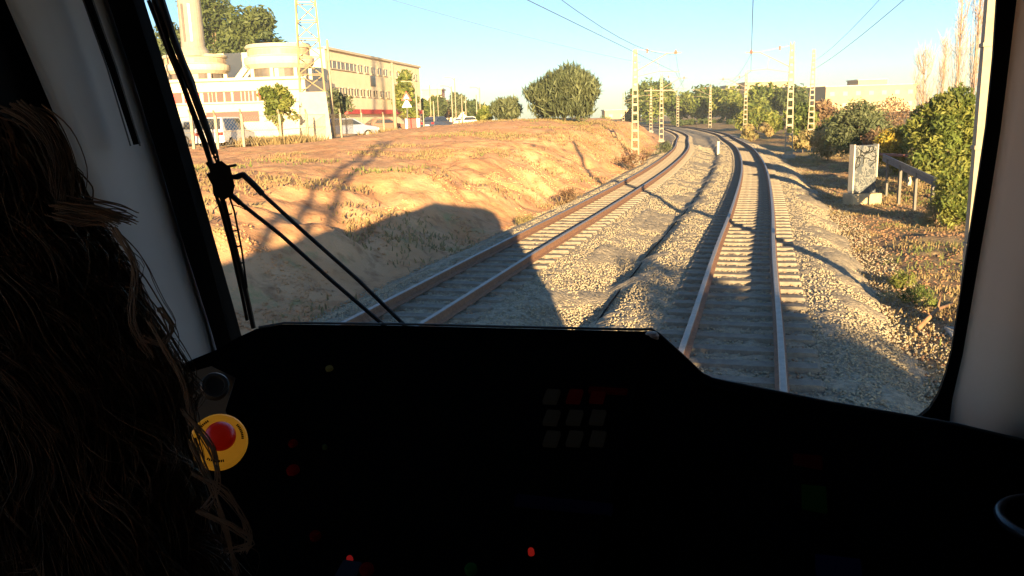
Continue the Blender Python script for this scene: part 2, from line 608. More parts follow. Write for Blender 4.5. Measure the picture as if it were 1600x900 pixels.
def mast(t, s, h, label, side=1, arm=True, arm_s=None, group='lattice masts carrying the wires over the tracks', wb=.46, wt=.2, pos=None, base_z=None, step=.62, leg=.055):
    p = on(t, s) if pos is None else Vector(pos)
    z0 = gz(p.x, p.y) if base_z is None else base_z
    root = empty('catenary_mast', label, 'mast', (p.x, p.y, z0), -heading(t), group)
    L, B = solid_mast(h - z0, wb, wt) if t == 12.5 else lattice(h - z0, wb, wt, step=step, leg=leg)
    j0 = len(L.v); L.v += B.v; L.f += [tuple(i + j0 for i in f_) for f_ in B.f]
    L.build('lattice', M['mast'], root)
    f = MB(); f.box((0, 0, -.2 if t == 12.5 else .02), (.5, .5, .4) if t == 12.5 else (.8, .7, .45)); f.build('footing', M['concrete'], root, bevel=.02)
    if arm:
        a = MB()
        d = (arm_s - s)
        zt, zl = 6.2 - z0, 5.25 - z0
        sg = 1 if d > 0 else -1
        a.tube([(sg * .15, 0, zl), (d * .55, 0, (zl + zt) / 2 + .18), (d * .8, 0, zt + .02), (d + sg * .35, 0, zt + .02)], .026, 8)
        a.tube([(sg * .12, 0, zt + .35), (d * .8, 0, zt + .03)], .015, 6)
        a.tube([(sg * .15, 0, zl - .35), (d * .6, 0, 5.15 - z0), (d + sg * .25, 0, 5.08 - z0)], .02, 6)
        a.tube([(d * .55, 0, (zl + zt) / 2 + .15), (d * .6, 0, 5.15 - z0)], .012, 5)
        ar = a.build('cantilever_arm', M['mast'], root)
        i = MB()
        i.lathe((d, 0, zt - .02), [(0.0, -.02), (.09, -.02), (.09, .03), (.05, .05), (.09, .07), (.09, .12), (.05, .14), (.05, .22), (0, .22)], 10)
        i.lathe((d * .3, 0, zt + .22), [(0, -.12), (.06, -.12), (.06, -.04), (.03, 0), (.06, .04), (.06, .12), (0, .12)], 8)
        i.build('insulator', M['insul'], ar)
    return root
R_T = [-36, 10.6, 57.6, 103, 147, 190]
L_T = [-39, 9999, 54.4, 95, 146, 189]
mast(57.6, 2.6, 6.75, 'tall lattice mast right of the near curve, arm reaching over the track', arm_s=.1)
mast(103, 2.7, 6.9, 'smaller lattice mast beyond the first one on the right of the track', arm_s=.1)
mast(147, 2.8, 7.0, 'distant small lattice mast on the right where the track bends, before the trees', arm_s=0)
mast(12.5, 3.05, 7.2, 'near pale lattice mast at the right window edge', arm_s=.1, wb=.22, wt=.17)
mast(-17, 3.3, 11.5, 'lattice mast standing beside the train whose ladder shadow lies on the bank', arm=False, wb=.95, wt=.5, step=1.5, leg=.13)
mast(54.4, OFF - 2.5, 6.5, 'bright lattice mast at the foot of the earth bank, nearest on the left track', arm_s=OFF)
mast(95, OFF - 2.4, 6.8, 'second lattice mast left of the left track, beyond the bank corner', arm_s=OFF)
mast(146, OFF - 2.6, 6.9, 'thin pale mast far along the left track, third in its row', arm_s=OFF)
mast(178, OFF - 5.2, 6.9, 'farthest thin pale mast at the end of the left row', arm_s=OFF)
for i, (px, py, Y, h) in enumerate(((1272, 77, 84, 0),)):
    q = yp(px, py, Y)
    mast(90, 9, q.z, 'slim cream lattice pole standing apart among the bushes on the right', arm=False, pos=(q.x, q.y, 0), wb=.62, wt=.2, group='lattice masts carrying the wires over the tracks')
# portal with a rounded corner over the far end of the left track
pt = yp(1059, 160, 165)
root = empty('signal_gantry', 'distant round cornered gantry post over the far end of the left track', 'gantry', (pt.x, pt.y, -.4))
L, B = lattice(6.0, .4, .4); j0 = len(L.v); L.v += B.v; L.f += [tuple(i + j0 for i in f_) for f_ in B.f]; L.build('lattice', M['mast'], root)
m = MB(); m.tube([(0, 0, 5.9), (-.15, 0, 6.6), (-.7, 0, 7.1), (-1.6, 0, 7.25), (-6.5, 0, 7.3)], .12, 8); m.build('beam', M['mast'], root, smooth=True)

def wires(name, label, ts, s, ztop, zbot, supports=True, sag=.85):
    root = empty(name, label, 'overhead wire', on(ts[0], s))
    inv = root.location.copy()
    me_, co = MB(), MB()
    for a, b in zip(ts[:-1], ts[1:]):
        n = 12
        pts, ptc = [], []
        for k in range(n + 1):
            f = k / n
            t = a + (b - a) * f
            P = on(a, s) * (1 - f) + on(b, s) * f if b - a > 1 else on(t, s)
            pts.append(Vector((P.x, P.y, ztop - sag * 4 * f * (1 - f))) - inv)
            ptc.append(Vector((P.x, P.y, zbot)) - inv)
        me_.tube(pts, .009, 5)
        co.tube(ptc, .009, 5)
        dr = MB()
        for k in range(1, n, 2):
            dr.tube([pts[k], ptc[k]], .004, 4)
        dr.build('droppers', M['wire'], root)
    me_.build('messenger_wire', M['wire'], root)
    co.build('contact_wire', M['wire'], root)
wires('overhead_line', 'overhead wires running straight over the train and the right track', [-36, 12.5, 57.6, 103, 147, 190], .1, 6.15, 5.05)
wires('overhead_line', 'overhead wires running over the left track', [-36, 8, 54.4, 95, 146, 178], OFF, 6.15, 5.05)
def line(a, b, sag, label, r=.010):
    m = MB()
    a, b = Vector(a), Vector(b)
    m.tube([a.lerp(b, k / 24) - Vector((0, 0, sag * 4 * (k / 24) * (1 - k / 24))) for k in range(25)], r, 5)
    return tag(m.build('power_cable', M['wire']), label, 'cable')
line(yp(1560, -130, 22), yp(1272, 108, 84), 0.3, 'thick dark cable slanting down from the upper right towards the slim pole', .013)
line(yp(1480, -120, 22), yp(1272, 95, 84), 0.4, 'thin cable to the left of the thick slanting one in the upper right sky')
line(yp(540, -22, 40), yp(1001, 98, 53.8), 0.2, 'faint thin cable crossing the sky at the upper left')

# ------------------------------------------------------------------ foliage
def leaf_mesh(name, clumps, n, size, aspect=1.0, out=.5, up=0.0, shell=.55, mats=None, droop=0):
    C = np.array([c[:3] for c in clumps], float)
    Rr = np.array([c[3] for c in clumps], float)
    p = Rr ** 2; p /= p.sum()
    k = RNG.choice(len(C), n, p=p)
    d = RNG.normal(size=(n, 3)); d /= np.linalg.norm(d, axis=1)[:, None]
    r = Rr[k] * (shell + (1 - shell) * RNG.random(n)) * (1 + RNG.normal(0, .09, n))
    P = C[k] + d * r[:, None] * np.array([1, 1, .85])
    nrm = d * out + RNG.normal(size=(n, 3)) * (1 - out) * .8
    nrm /= np.linalg.norm(nrm, axis=1)[:, None]
    a = RNG.normal(size=(n, 3)) + np.array([0, 0, 1.0]) * up * 3 + d * up
    a -= nrm * (a * nrm).sum(1)[:, None]
    a /= np.linalg.norm(a, axis=1)[:, None]
    b = np.cross(nrm, a)
    s = size * RNG.uniform(.6, 1.35, n)[:, None]
    A, B = a * s * aspect, b * s / aspect
    V = np.stack([P - A, P + B * .6, P + A, P - B * .6], 1).reshape(-1, 3)
    Ff = np.arange(4 * n).reshape(n, 4)
    me = np_mesh(name, V, Ff)
    for mm in mats: me.materials.append(mm)
    if len(mats) > 1:
        # tone varies by clump so that the crown has light and dark masses
        tone = (RNG.random(len(C))[k] * .7 + RNG.random(n) * .5)
        me.polygons.foreach_set('material_index', np.minimum((tone / 1.2 * len(mats)).astype(np.int32), len(mats) - 1))
    return me
def leafmat(name, c, v=.35):
    c2 = tuple(min(1, x * (1 + v)) for x in c); c1 = tuple(x * (1 - v) for x in c)
    return mat(name, c1, .6, c2, 1.3, spec=.25, trans=.35)
G = {
    'pine': [leafmat('pine_leaf_a', (.060, .085, .028)), leafmat('pine_leaf_b', (.095, .12, .04))],
    'olive': [leafmat('olive_leaf_a', (.085, .105, .05)), leafmat('olive_leaf_b', (.145, .165, .08))],
    'green': [leafmat('green_leaf_a', (.075, .11, .025)), leafmat('green_leaf_b', (.16, .19, .045))],
    'light': [leafmat('light_leaf_a', (.11, .145, .03)), leafmat('light_leaf_b', (.20, .215, .05))],
    'yellow': [leafmat('yellow_leaf_a', (.30, .22, .03)), leafmat('yellow_leaf_b', (.40, .31, .05)), leafmat('yellow_leaf_c', (.15, .16, .04))],
    'brown': [leafmat('brown_leaf_a', (.17, .10, .06)), leafmat('brown_leaf_b', (.26, .18, .10))],
    'dry': [leafmat('dry_leaf_a', (.34, .26, .12)), leafmat('dry_leaf_b', (.22, .20, .08))],
}
def crown_clumps(w, h, z0, n, seed, taper=.0, rs=.24):
    rr = random.Random(seed)
    out = []
    for i in range(n):
        u = rr.uniform(-1, 1); th = rr.uniform(0, 6.283)
        q = math.sqrt(1 - u * u)
        f = rr.uniform(.35, .80)
        k = 1 - taper * (u * .5 + .5)
        r = rs * min(w, h) * rr.uniform(.65, 1.25)
        out.append((q * math.cos(th) * w / 2 * f * k, q * math.sin(th) * w / 2 * f * k, z0 + h / 2 + u * h / 2 * f * .95, r))
    return out
def limbs(m, clumps, z0, base_r, rr, k=9):
    for c in rr.sample(clumps, min(k, len(clumps))):
        st = Vector((rr.uniform(-.05, .05), rr.uniform(-.05, .05), z0 * rr.uniform(.6, 1.0)))
        e = Vector(c[:3])
        mid = st.lerp(e, .5) + Vector((0, 0, .08 * e.length))
        m.tube([st, mid, e], base_r * .45, 5, base_r * .1)
def tree(px, top, wpx, Y, kind, label, cat='tree', name='tree', bare=.15, n=2600, leaf=None, group=None, taper=0., nc=34, aspect=1.25, up=0., out=.5, base=None, seed=None, rs=.24, dense=False):
    q = yp(px, top, Y)
    z0 = gz(q.x, q.y) if base is None else base
    H = q.z - z0
    W = wpx / F_PX * Y
    seed = seed or int(px * 13 + Y)
    rr = random.Random(seed)
    root = empty(name, label, cat, (q.x, q.y, z0), rr.uniform(0, 6), group)
    cb = H * bare
    cl = crown_clumps(W, (H - cb) , cb, nc, seed, taper, rs)
    leaf = leaf or max(.07, .0024 * Y)
    me = leaf_mesh('crown', cl, n, leaf, aspect, out, up, mats=G[kind])
    c = bpy.data.objects.new('crown', me); COL.objects.link(c); c.parent = root
    m = MB()
    tr = max(.05, H * .022)
    m.tube([(0, 0, -.15), (rr.uniform(-.1, .1), rr.uniform(-.1, .1), max(cb, .3)), (rr.uniform(-.2, .2), 0, cb + (H - cb) * .55)], tr, 8, tr * .35)
    limbs(m, cl, max(cb, .4), tr, rr)
    m.build('trunk', M['trunk'], root, smooth=True)
    return root

# the round bush on the bank
tree(880, 99, 156, 68, 'olive', 'big round olive green bush on top of the earth bank, upright leaves', 'bush', 'large_bush', bare=.0, n=15000, leaf=.19, nc=70, aspect=2.0, up=.8, out=.25, rs=.2, taper=.25)
tree(792, 152, 62, 74, 'olive', 'smaller loose bush just left of the big round bush', 'bush', 'bush', bare=0, n=2600, aspect=1.9, up=.8, out=.3, nc=22)
tree(757, 168, 36, 82, 'light', 'low light green shrub left of the two bushes on the bank', 'bush', 'bush', bare=0, n=1000, nc=14)
# beyond the bend
FAR = 'trees closing the view beyond the bend'
tree(1018, 122, 84, 214, 'green', 'tall dark tree mass at the left end of the woods beyond the bend', bare=.05, n=3600, group=FAR, nc=44)
tree(1062, 142, 60, 222, 'pine', 'dark green tree behind the rounded gantry beyond the bend', bare=.05, n=2600, group=FAR, nc=34)
tree(1100, 131, 82, 212, 'green', 'rounded tree in the middle of the woods beyond the bend', bare=.03, n=3600, group=FAR, nc=44)
tree(1142, 138, 70, 198, 'light', 'pale green tree in the woods left of the second right mast', bare=.0, n=3200, group=FAR, nc=40)
tree(1198, 131, 74, 172, 'green', 'rounded dark tree just right of the second right mast', bare=.0, n=3400, group=FAR, nc=40)
tree(1240, 128, 46, 165, 'pine', 'dark tree behind the nearest right mast', bare=.0, n=1800, group=FAR)
tree(1172, 162, 50, 128, 'light', 'bright green bush at the foot of the second right mast', 'bush', 'bush', bare=.0, n=2000, group=FAR)
tree(1206, 172, 46, 100, 'light', 'low yellowish green bush left of the nearest right mast', 'bush', 'bush', bare=.0, n=1800)
tree(1254, 160, 54, 86, 'green', 'green bush between the nearest right mast and the slim pole', 'bush', 'bush', bare=.0, n=2400)
tree(1290, 150, 50, 92, 'brown', 'brownish tree behind the slim cream pole', bare=.05, n=1500)
tree(1302, 182, 44, 62, 'green', 'small dark green bush right of the slim pole', 'bush', 'bush', bare=.0, n=1800)
for i, (px, top, wd, Y, lb) in enumerate(((1070, 187, 46, 196, 'low dark hedge bush under the far gantry'), (1108, 187, 46, 190, 'low dark hedge bush under the middle of the far woods'), (1146, 188, 50, 176, 'low dark hedge bush left of the second right mast foot'), (985, 168, 30, 230, 'low bush at the far left of the bend'))):
    tree(px, top, wd, Y, 'pine', lb, 'bush', 'bush', bare=0, n=1200, nc=18)
# right hand side
tree(1345, 152, 108, 45, 'olive', 'dark olive bush standing behind the graffiti block', 'bush', 'large_bush', bare=.0, n=9500, leaf=.085, nc=60, rs=.17)
tree(1403, 182, 62, 37, 'yellow', 'yellow leaved shrub between the dark bush and the big green tree', 'bush', 'bush', bare=.0, n=4200, leaf=.07, nc=30)
tree(1392, 148, 66, 60, 'brown', 'reddish brown half bare tree behind the yellow shrub', bare=.1, n=1600, leaf=.08, nc=34, rs=.2)
tree(1448, 165, 84, 36, 'light', 'light green tree left of the tallest green tree', bare=.0, n=8000, leaf=.075, nc=46, rs=.19)
tree(1490, 118, 128, 27, 'light', 'tall bright green tree at the right edge of the window', bare=.0, n=15000, leaf=.07, nc=70, rs=.15)
tree(1500, 250, 96, 21, 'light', 'low light green bush at the foot of the tall tree on the right', 'bush', 'bush', bare=.0, n=6500, leaf=.05, nc=40, rs=.18)
tree(1580, 160, 150, 30, 'green', 'dense green tree mostly hidden behind the right window frame', bare=.0, n=8000, leaf=.09, nc=46, rs=.19)
for px, top, wd, Y, k, lb in ((1322, 168, 60, 58, 'olive', 'low olive scrub left of the bush behind the graffiti slab'), (1296, 196, 70, 50, 'dry', 'dry brown scrub at the foot of the slim pole'), (1256, 200, 60, 62, 'dry', 'straw coloured scrub right of the nearest right mast'),
                          (1382, 196, 60, 42, 'brown', 'russet scrub right behind the graffiti slab'), (1424, 176, 56, 40, 'olive', 'olive scrub between the yellow shrub and the tall tree'), (1444, 222, 60, 31, 'dry', 'dry scrub behind the guard rail'), (1180, 190, 60, 88, 'dry', 'pale scrub at the foot of the second right mast')):
    tree(px, top, wd, Y, k, lb, 'bush', 'scrub_bush', bare=0, n=2400, nc=26, leaf=max(.05, .0017 * Y), rs=.2, up=.3)
# left hand side
tree(388, -6, 116, 118, 'pine', 'huge round pine rising behind the curved white building', bare=.25, n=15000, leaf=.30, nc=60, rs=.19)
tree(322, -40, 100, 126, 'pine', 'tall dark pine directly behind the round tower', bare=.2, n=8000, leaf=.32, nc=50)
tree(258, 18, 70, 124, 'pine', 'pine behind the left end of the white building', bare=.2, n=5500, leaf=.3, nc=40)
tree(432, 106, 66, 55, 'light', 'young light green pine in front of the curved building', bare=.12, n=3600, leaf=.12, nc=34, rs=.17)
tree(526, 124, 40, 68, 'olive', 'small dark tree right of the concrete pylon box', bare=.15, n=1900, leaf=.13, nc=24)
tree(632, 106, 40, 116, 'light', 'tree in front of the far end of the long cream building', bare=.1, n=2200, nc=28)
for px, top, wd, Y, k, lb in ((664, 150, 26, 150, 'green', 'small street tree beside the end of the cream building'), (684, 148, 34, 170, 'pine', 'dark street tree above the dark parked car'), (713, 142, 28, 165, 'olive', 'narrow street tree above the white distant car'),
                              (740, 156, 34, 160, 'pine', 'low street tree right of the white distant car'), (700, 158, 30, 180, 'brown', 'brownish street tree between the two dark ones')):
    tree(px, top, wd, Y, k, lb, bare=.2, n=1300, nc=20, group='street trees along the road on the left')

def bare_tree(px, top, wpx, Y, label, seed):
    q = yp(px, top, Y)
    z0 = gz(q.x, q.y)
    H = q.z - z0
    W = wpx / F_PX * Y
    rr = random.Random(seed)
    root = empty('bare_poplar', label, 'tree', (q.x, q.y, z0), 0, 'bare winter poplars behind the green trees')
    m = MB()
    m.tube([(0, 0, -.1), (0, 0, H * .5), (rr.uniform(-.2, .2), 0, H)], H * .012, 6, .015)
    m.build('trunk', M['bare'], root)
    b = MB()
    for i in range(75):
        z = H * rr.uniform(.12, .93)
        a = rr.uniform(0, 6.28)
        L = (H - z) * .55 + W * .35
        L *= rr.uniform(.35, .9)
        sp_ = W / 2 * rr.uniform(.3, 1.0) * (1 - .5 * (z / H))
        e = Vector((math.cos(a) * sp_, math.sin(a) * sp_, min(z + L, H)))
        mid = Vector((math.cos(a) * sp_ * .65, math.sin(a) * sp_ * .65, z + (e.z - z) * .4))
        b.tube([(0, 0, z), mid, e], .016, 4, .005, cap=False)
        for j in range(3):
            f = rr.uniform(.3, .9); s0 = mid.lerp(e, f)
            b.tube([s0, s0 + Vector((rr.uniform(-.35, .35), rr.uniform(-.35, .35), rr.uniform(.3, .9)))], .009, 3, .004, cap=False)
    b.build('branches', M['bare'], root)
M['bare'] = mat('bare_branch', (.30, .21, .15), .9, (.38, .28, .21), 2)
bare_tree(1447, 84, 50, 48, 'shorter bare poplar left of the tallest ones', 3)
bare_tree(1508, -30, 40, 50, 'tall bare poplar rising above the green tree on the right', 4)
bare_tree(1536, -60, 44, 46, 'tallest bare poplar beside the right window edge', 5)
bare_tree(1478, 60, 26, 56, 'thin bare poplar between the short and the tall one', 6)
# trees behind the train whose shade falls on the gravel
for X, Y, H, W, n, lb in ((4.3, -9, 4.5, 3.4, 2600, 'tree beside the line behind the train'), (4.0, -18, 5.2, 2.0, 700, 'small thin tree beside the line behind the train'), (5.4, -26, 7.6, 4.2, 2600, 'taller tree beside the line behind the train'), (7.6, -36, 9.3, 3.2, 1500, 'tallest tree beside the line behind the train')):
    root = empty('tree', lb, 'tree', (X, Y, gz(X, Y)), 1.0)
    cl = crown_clumps(W, H * .8, H * .2, 26, int(X * 10), 0, .2)
    c = bpy.data.objects.new('crown', leaf_mesh('crown', cl, n, .14, 1.3, mats=G['green'])); COL.objects.link(c); c.parent = root
    m = MB(); m.tube([(0, 0, -.1), (.1, 0, H * .3), (-.1, .1, H * .8)], .16, 8, .05); limbs(m, cl, H * .25, .14, random.Random(5)); m.build('trunk', M['trunk'], root)

# weeds and litter
def tufts(name, pts, h, m, label, blades=9, spread=.16, wd=.012):
    n = len(pts)
    P = np.repeat(np.array(pts, float), blades, 0)
    k = len(P)
    a = RNG.uniform(0, 6.28, k); le = RNG.uniform(.1, .9, k)
    hh = h * RNG.uniform(.4, 1.2, k)
    base = P + np.stack([RNG.normal(0, spread, k), RNG.normal(0, spread, k), np.full(k, -.02)], -1)
    tip = base + np.stack([np.cos(a) * hh * le, np.sin(a) * hh * le, hh], -1)
    sd_ = np.stack([-np.sin(a + .7) * wd, np.cos(a + .7) * wd, np.zeros(k)], -1)
    mid = base * .5 + tip * .5 + np.stack([np.zeros(k), np.zeros(k), hh * .12], -1)
    V = np.stack([base - sd_, base + sd_, mid + sd_ * .8, mid - sd_ * .8, tip], 1).reshape(-1, 3)
    i = (np.arange(k) * 5)[:, None]
    F1 = np.concatenate([i + np.array([[0, 1, 2]]), i + np.array([[0, 2, 3]]), i + np.array([[3, 2, 4]])])
    me = np_mesh(name, V, F1)
    return tag(link(name, me, m), label, 'grass', kind='stuff')
def scatter(n, smin, smax, tmin, tmax, thr, sc, power=1.6):
    s = RNG.uniform(smin, smax, n); t = tmin + (tmax - tmin) * RNG.random(n) ** power
    a = t + T0
    x = np.interp(a, ARC, CX) + np.interp(a, ARC, TY) * s
    y = np.interp(a, ARC, CY) - np.interp(a, ARC, TX) * s
    k = vnoise(x, y, sc) > thr
    x, y = x[k], y[k]
    return np.stack([x, y, ground_z(x, y)], -1)
M['dry_grass'] = mat('dry_grass', (.34, .25, .12), .9, (.22, .17, .08), 1.5, trans=.3)
M['green_grass'] = mat('green_grass', (.12, .15, .04), .9, (.20, .21, .07), 1.5, trans=.3)
M['litter'] = mat('litter', (.30, .17, .09), .9, (.16, .09, .05), 2)
tufts('dry_grass', scatter(12000, 2.3, 14, 5, 60, -.08, 1.3), .10, M['dry_grass'], 'dry straw grass scattered right of the tracks')
tufts('green_grass', scatter(2200, 2.6, 12, 6, 45, .2, 1.6), .13, M['green_grass'], 'green weeds growing right of the tracks')
tufts('bank_weeds', scatter(7000, OFF - 14, OFF - 2.3, 10, 90, .08, 2.3, 1.2), .13, M['dry_grass'], 'dry weeds in streaks on the earth bank', spread=.3, wd=.02)
tufts('bank_greens', scatter(900, OFF - 12, OFF - 2.6, 12, 80, .27, 2.9, 1.0), .16, M['green_grass'], 'sparse green weeds on the earth bank', spread=.25, wd=.022)
# flat leaf litter and clods on the right
def clods(name, P, r0, r1, m, label):
    n = len(P)
    octv = np.array([(1, 0, 0), (-1, 0, 0), (0, 1, 0), (0, -1, 0), (0, 0, 1), (0, 0, -1)], float)
    octf = np.array([(0, 2, 4), (2, 1, 4), (1, 3, 4), (3, 0, 4), (2, 0, 5), (1, 2, 5), (3, 1, 5), (0, 3, 5)])
    V = octv[None] * (RNG.uniform(r0, r1, n)[:, None, None] * RNG.uniform(.5, 1.3, (n, 6, 1))) * np.array([1, 1, .7])
    an = RNG.uniform(0, 6.28, n); ca, sa = np.cos(an)[:, None], np.sin(an)[:, None]
    X, Y = V[..., 0] * ca - V[..., 1] * sa, V[..., 0] * sa + V[..., 1] * ca
    V = (np.stack([X, Y, V[..., 2]], -1) + P[:, None, :]).reshape(-1, 3)
    Ff = (octf[None] + (np.arange(n) * 6)[:, None, None]).reshape(-1, 3)
    return tag(link(name, np_mesh(name, V, Ff), m), label, 'litter', kind='stuff')
clods('leaf_litter', scatter(30000, 1.9, 11, 4, 50, -.2, .9), .015, .055, M['litter'], 'brown litter and clods right of the tracks')
clods('earth_clods', scatter(16000, OFF - 5, OFF - 1.8, 8, 60, .0, .9, 2.0), .012, .06, M['earth'], 'clods of earth on the bank')
for px, py, r, k, lb in ((822, 318, .35, 'dry', 'dry tuft with white litter at the foot of the bank'), (893, 292, .55, 'brown', 'dark dry bush in the hollow of the bank'), (858, 322, .3, 'brown', 'small dark bush low on the bank near the rail'),
                         (1035, 232, .8, 'olive', 'dark shrub behind the second left mast'), (985, 248, .9, 'brown', 'reddish shrub on the bank left of the nearest left mast'), (945, 205, .9, 'green', 'small green shrub on the crest of the bank'),
                         (1440, 470, .28, 'green', 'green weed clump in the litter at lower right'), (1410, 440, .22, 'light', 'pale green weed clump in the litter at right'), (1462, 340, .5, 'dry', 'heap of dry brush under the right tree')):
    q = gp(px, py, -.4 if px > 1100 else .1)
    z = gz(q.x, q.y)
    root = empty('shrub', lb, 'shrub', (q.x, q.y, z))
    cl = crown_clumps(r * 2.2, r * 1.5, 0, 10, px, 0, .3)
    c = bpy.data.objects.new('foliage', leaf_mesh('foliage', cl, 520, max(.025, r * .09), 1.8, up=.4, mats=G[k])); COL.objects.link(c); c.parent = root
    m = MB()
    for c_ in cl[:6]: m.tube([(0, 0, -.05), c_[:3]], .015, 4, .006)
    m.build('stem', M['trunk'], root)
m = MB()
q0, q1 = gp(1435, 515, -.5), gp(1490, 478, -.5)
m.tube([q0 + Vector((0, 0, .02)), q0.lerp(q1, .5) + Vector((0, 0, .12)), q1 + Vector((0, 0, .05))], .035, 7, .02)
m.tube([q0.lerp(q1, .5) + Vector((0, 0, .12)), q0.lerp(q1, .6) + Vector((.1, .2, .3))], .018, 6, .008)
tag(m.build('fallen_branch', M['litter'], smooth=True), 'brown fallen branch lying in the dry grass at lower right', 'branch')

# ------------------------------------------------------------------ things on the right
def graffiti_material():
    m = bpy.data.materials.new('graffiti_concrete'); m.use_nodes = True
    t = m.node_tree; b = t.nodes['Principled BSDF']; b.inputs['Roughness'].default_value = .85
    tc = t.nodes.new('ShaderNodeTexCoord')
    def N(sc, dist, seed):
        mp = t.nodes.new('ShaderNodeMapping'); mp.inputs['Location'].default_value = (seed, seed * 2, 0); mp.inputs['Scale'].default_value = (1, 1, .7)
        n = t.nodes.new('ShaderNodeTexNoise'); n.inputs['Scale'].default_value = sc; n.inputs['Distortion'].default_value = dist; n.inputs['Detail'].default_value = 2
        t.links.new(tc.outputs['Object'], mp.inputs[0]); t.links.new(mp.outputs[0], n.inputs['Vector'])
        return n.outputs[0]
    def band(x, c, wd):
        a = t.nodes.new('ShaderNodeMath'); a.operation = 'SUBTRACT'; a.inputs[1].default_value = c; t.links.new(x, a.inputs[0])
        d = t.nodes.new('ShaderNodeMath'); d.operation = 'ABSOLUTE'; t.links.new(a.outputs[0], d.inputs[0])
        e = t.nodes.new('ShaderNodeMath'); e.operation = 'LESS_THAN'; e.inputs[1].default_value = wd; t.links.new(d.outputs[0], e.inputs[0])
        return e.outputs[0]
    def mix(f, a, bb):
        x = t.nodes.new('ShaderNodeMix'); x.data_type = 'RGBA'; t.links.new(f, x.inputs[0])
        for q, i in ((a, 6), (bb, 7)):
            if isinstance(q, tuple): x.inputs[i].default_value = (*q, 1)
            else: t.links.new(q, x.inputs[i])
        return x.outputs[2]
    c = mix(N(3, .5, 1), (.045, .053, .058), (.075, .083, .086))
    c = mix(band(N(3.2, 1.6, 3), .5, .035), c, (.15, .15, .14))
    c = mix(band(N(2.6, 2.0, 7), .5, .018), c, (.03, .04, .06))
    t.links.new(c, b.inputs['Base Color'])
    return m
M['sign_grey'] = mat('grey_paint', (.15, .155, .15), .8)
q = gp(1346, 318, -.55)
q.z = gz(q.x, q.y)
root = empty('concrete_block', 'upright concrete slab covered in grey and white graffiti, right of the tracks', 'block', tuple(q), math.radians(8))
m = MB(); m.box((0, 0, 1.17), (.80, .26, 1.56)); m.build('slab', graffiti_material(), root, bevel=.02)
m = MB(); m.box((.02, 0, .12), (1.06, .62, .52)); m.build('plinth', mat('plinth', (.50, .38, .22), .9, (.36, .28, .17), 6, .4), root, bevel=.03)
m = MB(); m.bar((-.41, 0, .40), (-.41, 0, 1.98), .05, .28, (0, 1, 0)); m.bar((.41, 0, .9), (.41, 0, 1.98), .035, .28, (0, 1, 0)); m.build('edge_strips', M['white_wall'], root)
# black scrawl on its upper half
rs_ = random.Random(21)
for nm, mm, cnt, wd_ in (('painted_scrawl', M['black'], 9, .020), ('painted_scrawl', M['sign_grey'], 12, .028)):
    m = MB()
    for q_ in range(cnt):
        x, z, a = rs_.uniform(-.3, .25), rs_.uniform(.65, 1.8) if nm and mm is not M['black'] else rs_.uniform(1.2, 1.85), rs_.uniform(0, 6.28)
        y_ = -.133 - q_ * .0004 - (.006 if mm is M['black'] else 0)
        for k in range(7):
            a += rs_.uniform(-1.0, 1.25); L_ = rs_.uniform(.05, .12)
            x2, z2 = min(.36, max(-.36, x + math.cos(a) * L_)), min(1.9, max(.5, z + math.sin(a) * L_))
            if abs(x2 - x) + abs(z2 - z) > .01: m.bar((x, y_, z), (x2, y_, z2), .004, wd_, (0, 0, 1) if abs(x2 - x) > abs(z2 - z) else (1, 0, 0))
            x, z = x2, z2
    m.build(nm, mm, root)

M['rail_post'] = mat('rail_post', (.15, .14, .12), .9)
# guard rail running away to the lower right
def at_z(px, py, z): return gp(px, py, z)
A = yp(1380, 246, 30.0); B = yp(1478, 292, 22.5)
root = empty('guard_rail', 'grey metal guard rail with posts beyond the graffiti slab', 'guard rail', (A.x, A.y, 0))
inv = Vector((A.x, A.y, 0))
m = MB()
for dz in (-.10, .10):
    m.bar(A - inv + Vector((0, 0, dz * .7)), B - inv + Vector((0, 0, dz * .7)), .05, .11)
m.bar(A - inv, B - inv, .025, .12)
m.build('beam', M['steel'], root)
for f, wd in ((.12, .07), (.36, .08), (.62, .07), (.86, .07)):
    P = A.lerp(B, f)
    m = MB(); m.box((P.x - inv.x, P.y - inv.y + .08, (P.z + gz(P.x, P.y)) / 2 - .02), (wd, .09, P.z - gz(P.x, P.y) + .1)); m.build('post', M['rail_post'], root)
q = gp(1420, 296, -.5); q.z = gz(q.x, q.y)
m = MB(); m.box((0, 0, .28), (.13, .1, .62)); m.box((0, 0, .60), (.15, .12, .05))
o = m.build('marker_post', M['white_wall'], bevel=.01); o.location = q; tag(o, 'short bright white post in front of the guard rail', 'post')
q = yp(1396, 238, 32)
root = empty('lean_to_roof', 'rusty red sheet roof of a low shelter behind the graffiti slab', 'shelter', (q.x, q.y, gz(q.x, q.y)))
hh = q.z - root.location.z
m = MB()
for k in range(13):
    x0 = -.95 + k * .145
    m.box((x0 + .07, 0, hh - .05 + .05 * (k % 2) - .012 * k), (.15, 1.1, .03))
m.build('sheet', mat('rust_sheet', (.38, .14, .08), .85, (.24, .09, .06), 5), root)
for x in (-.85, .8):
    m = MB(); m.box((x, .3, (hh - .15) / 2), (.09, .09, hh - .1)); m.build('post', M['concrete'], root)
q = gp(1122, 241, -.3); q.z = gz(q.x, q.y)
m = MB(); m.box((0, 0, .55), (.16, .12, .85)); m.box((0, 0, 1.0), (.2, .16, .05))
o = m.build('trackside_marker', M['white_wall'], bevel=.01); o.location = (q.x, q.y, -.45); tag(o, 'small white marker post on the gravel between the tracks', 'post')

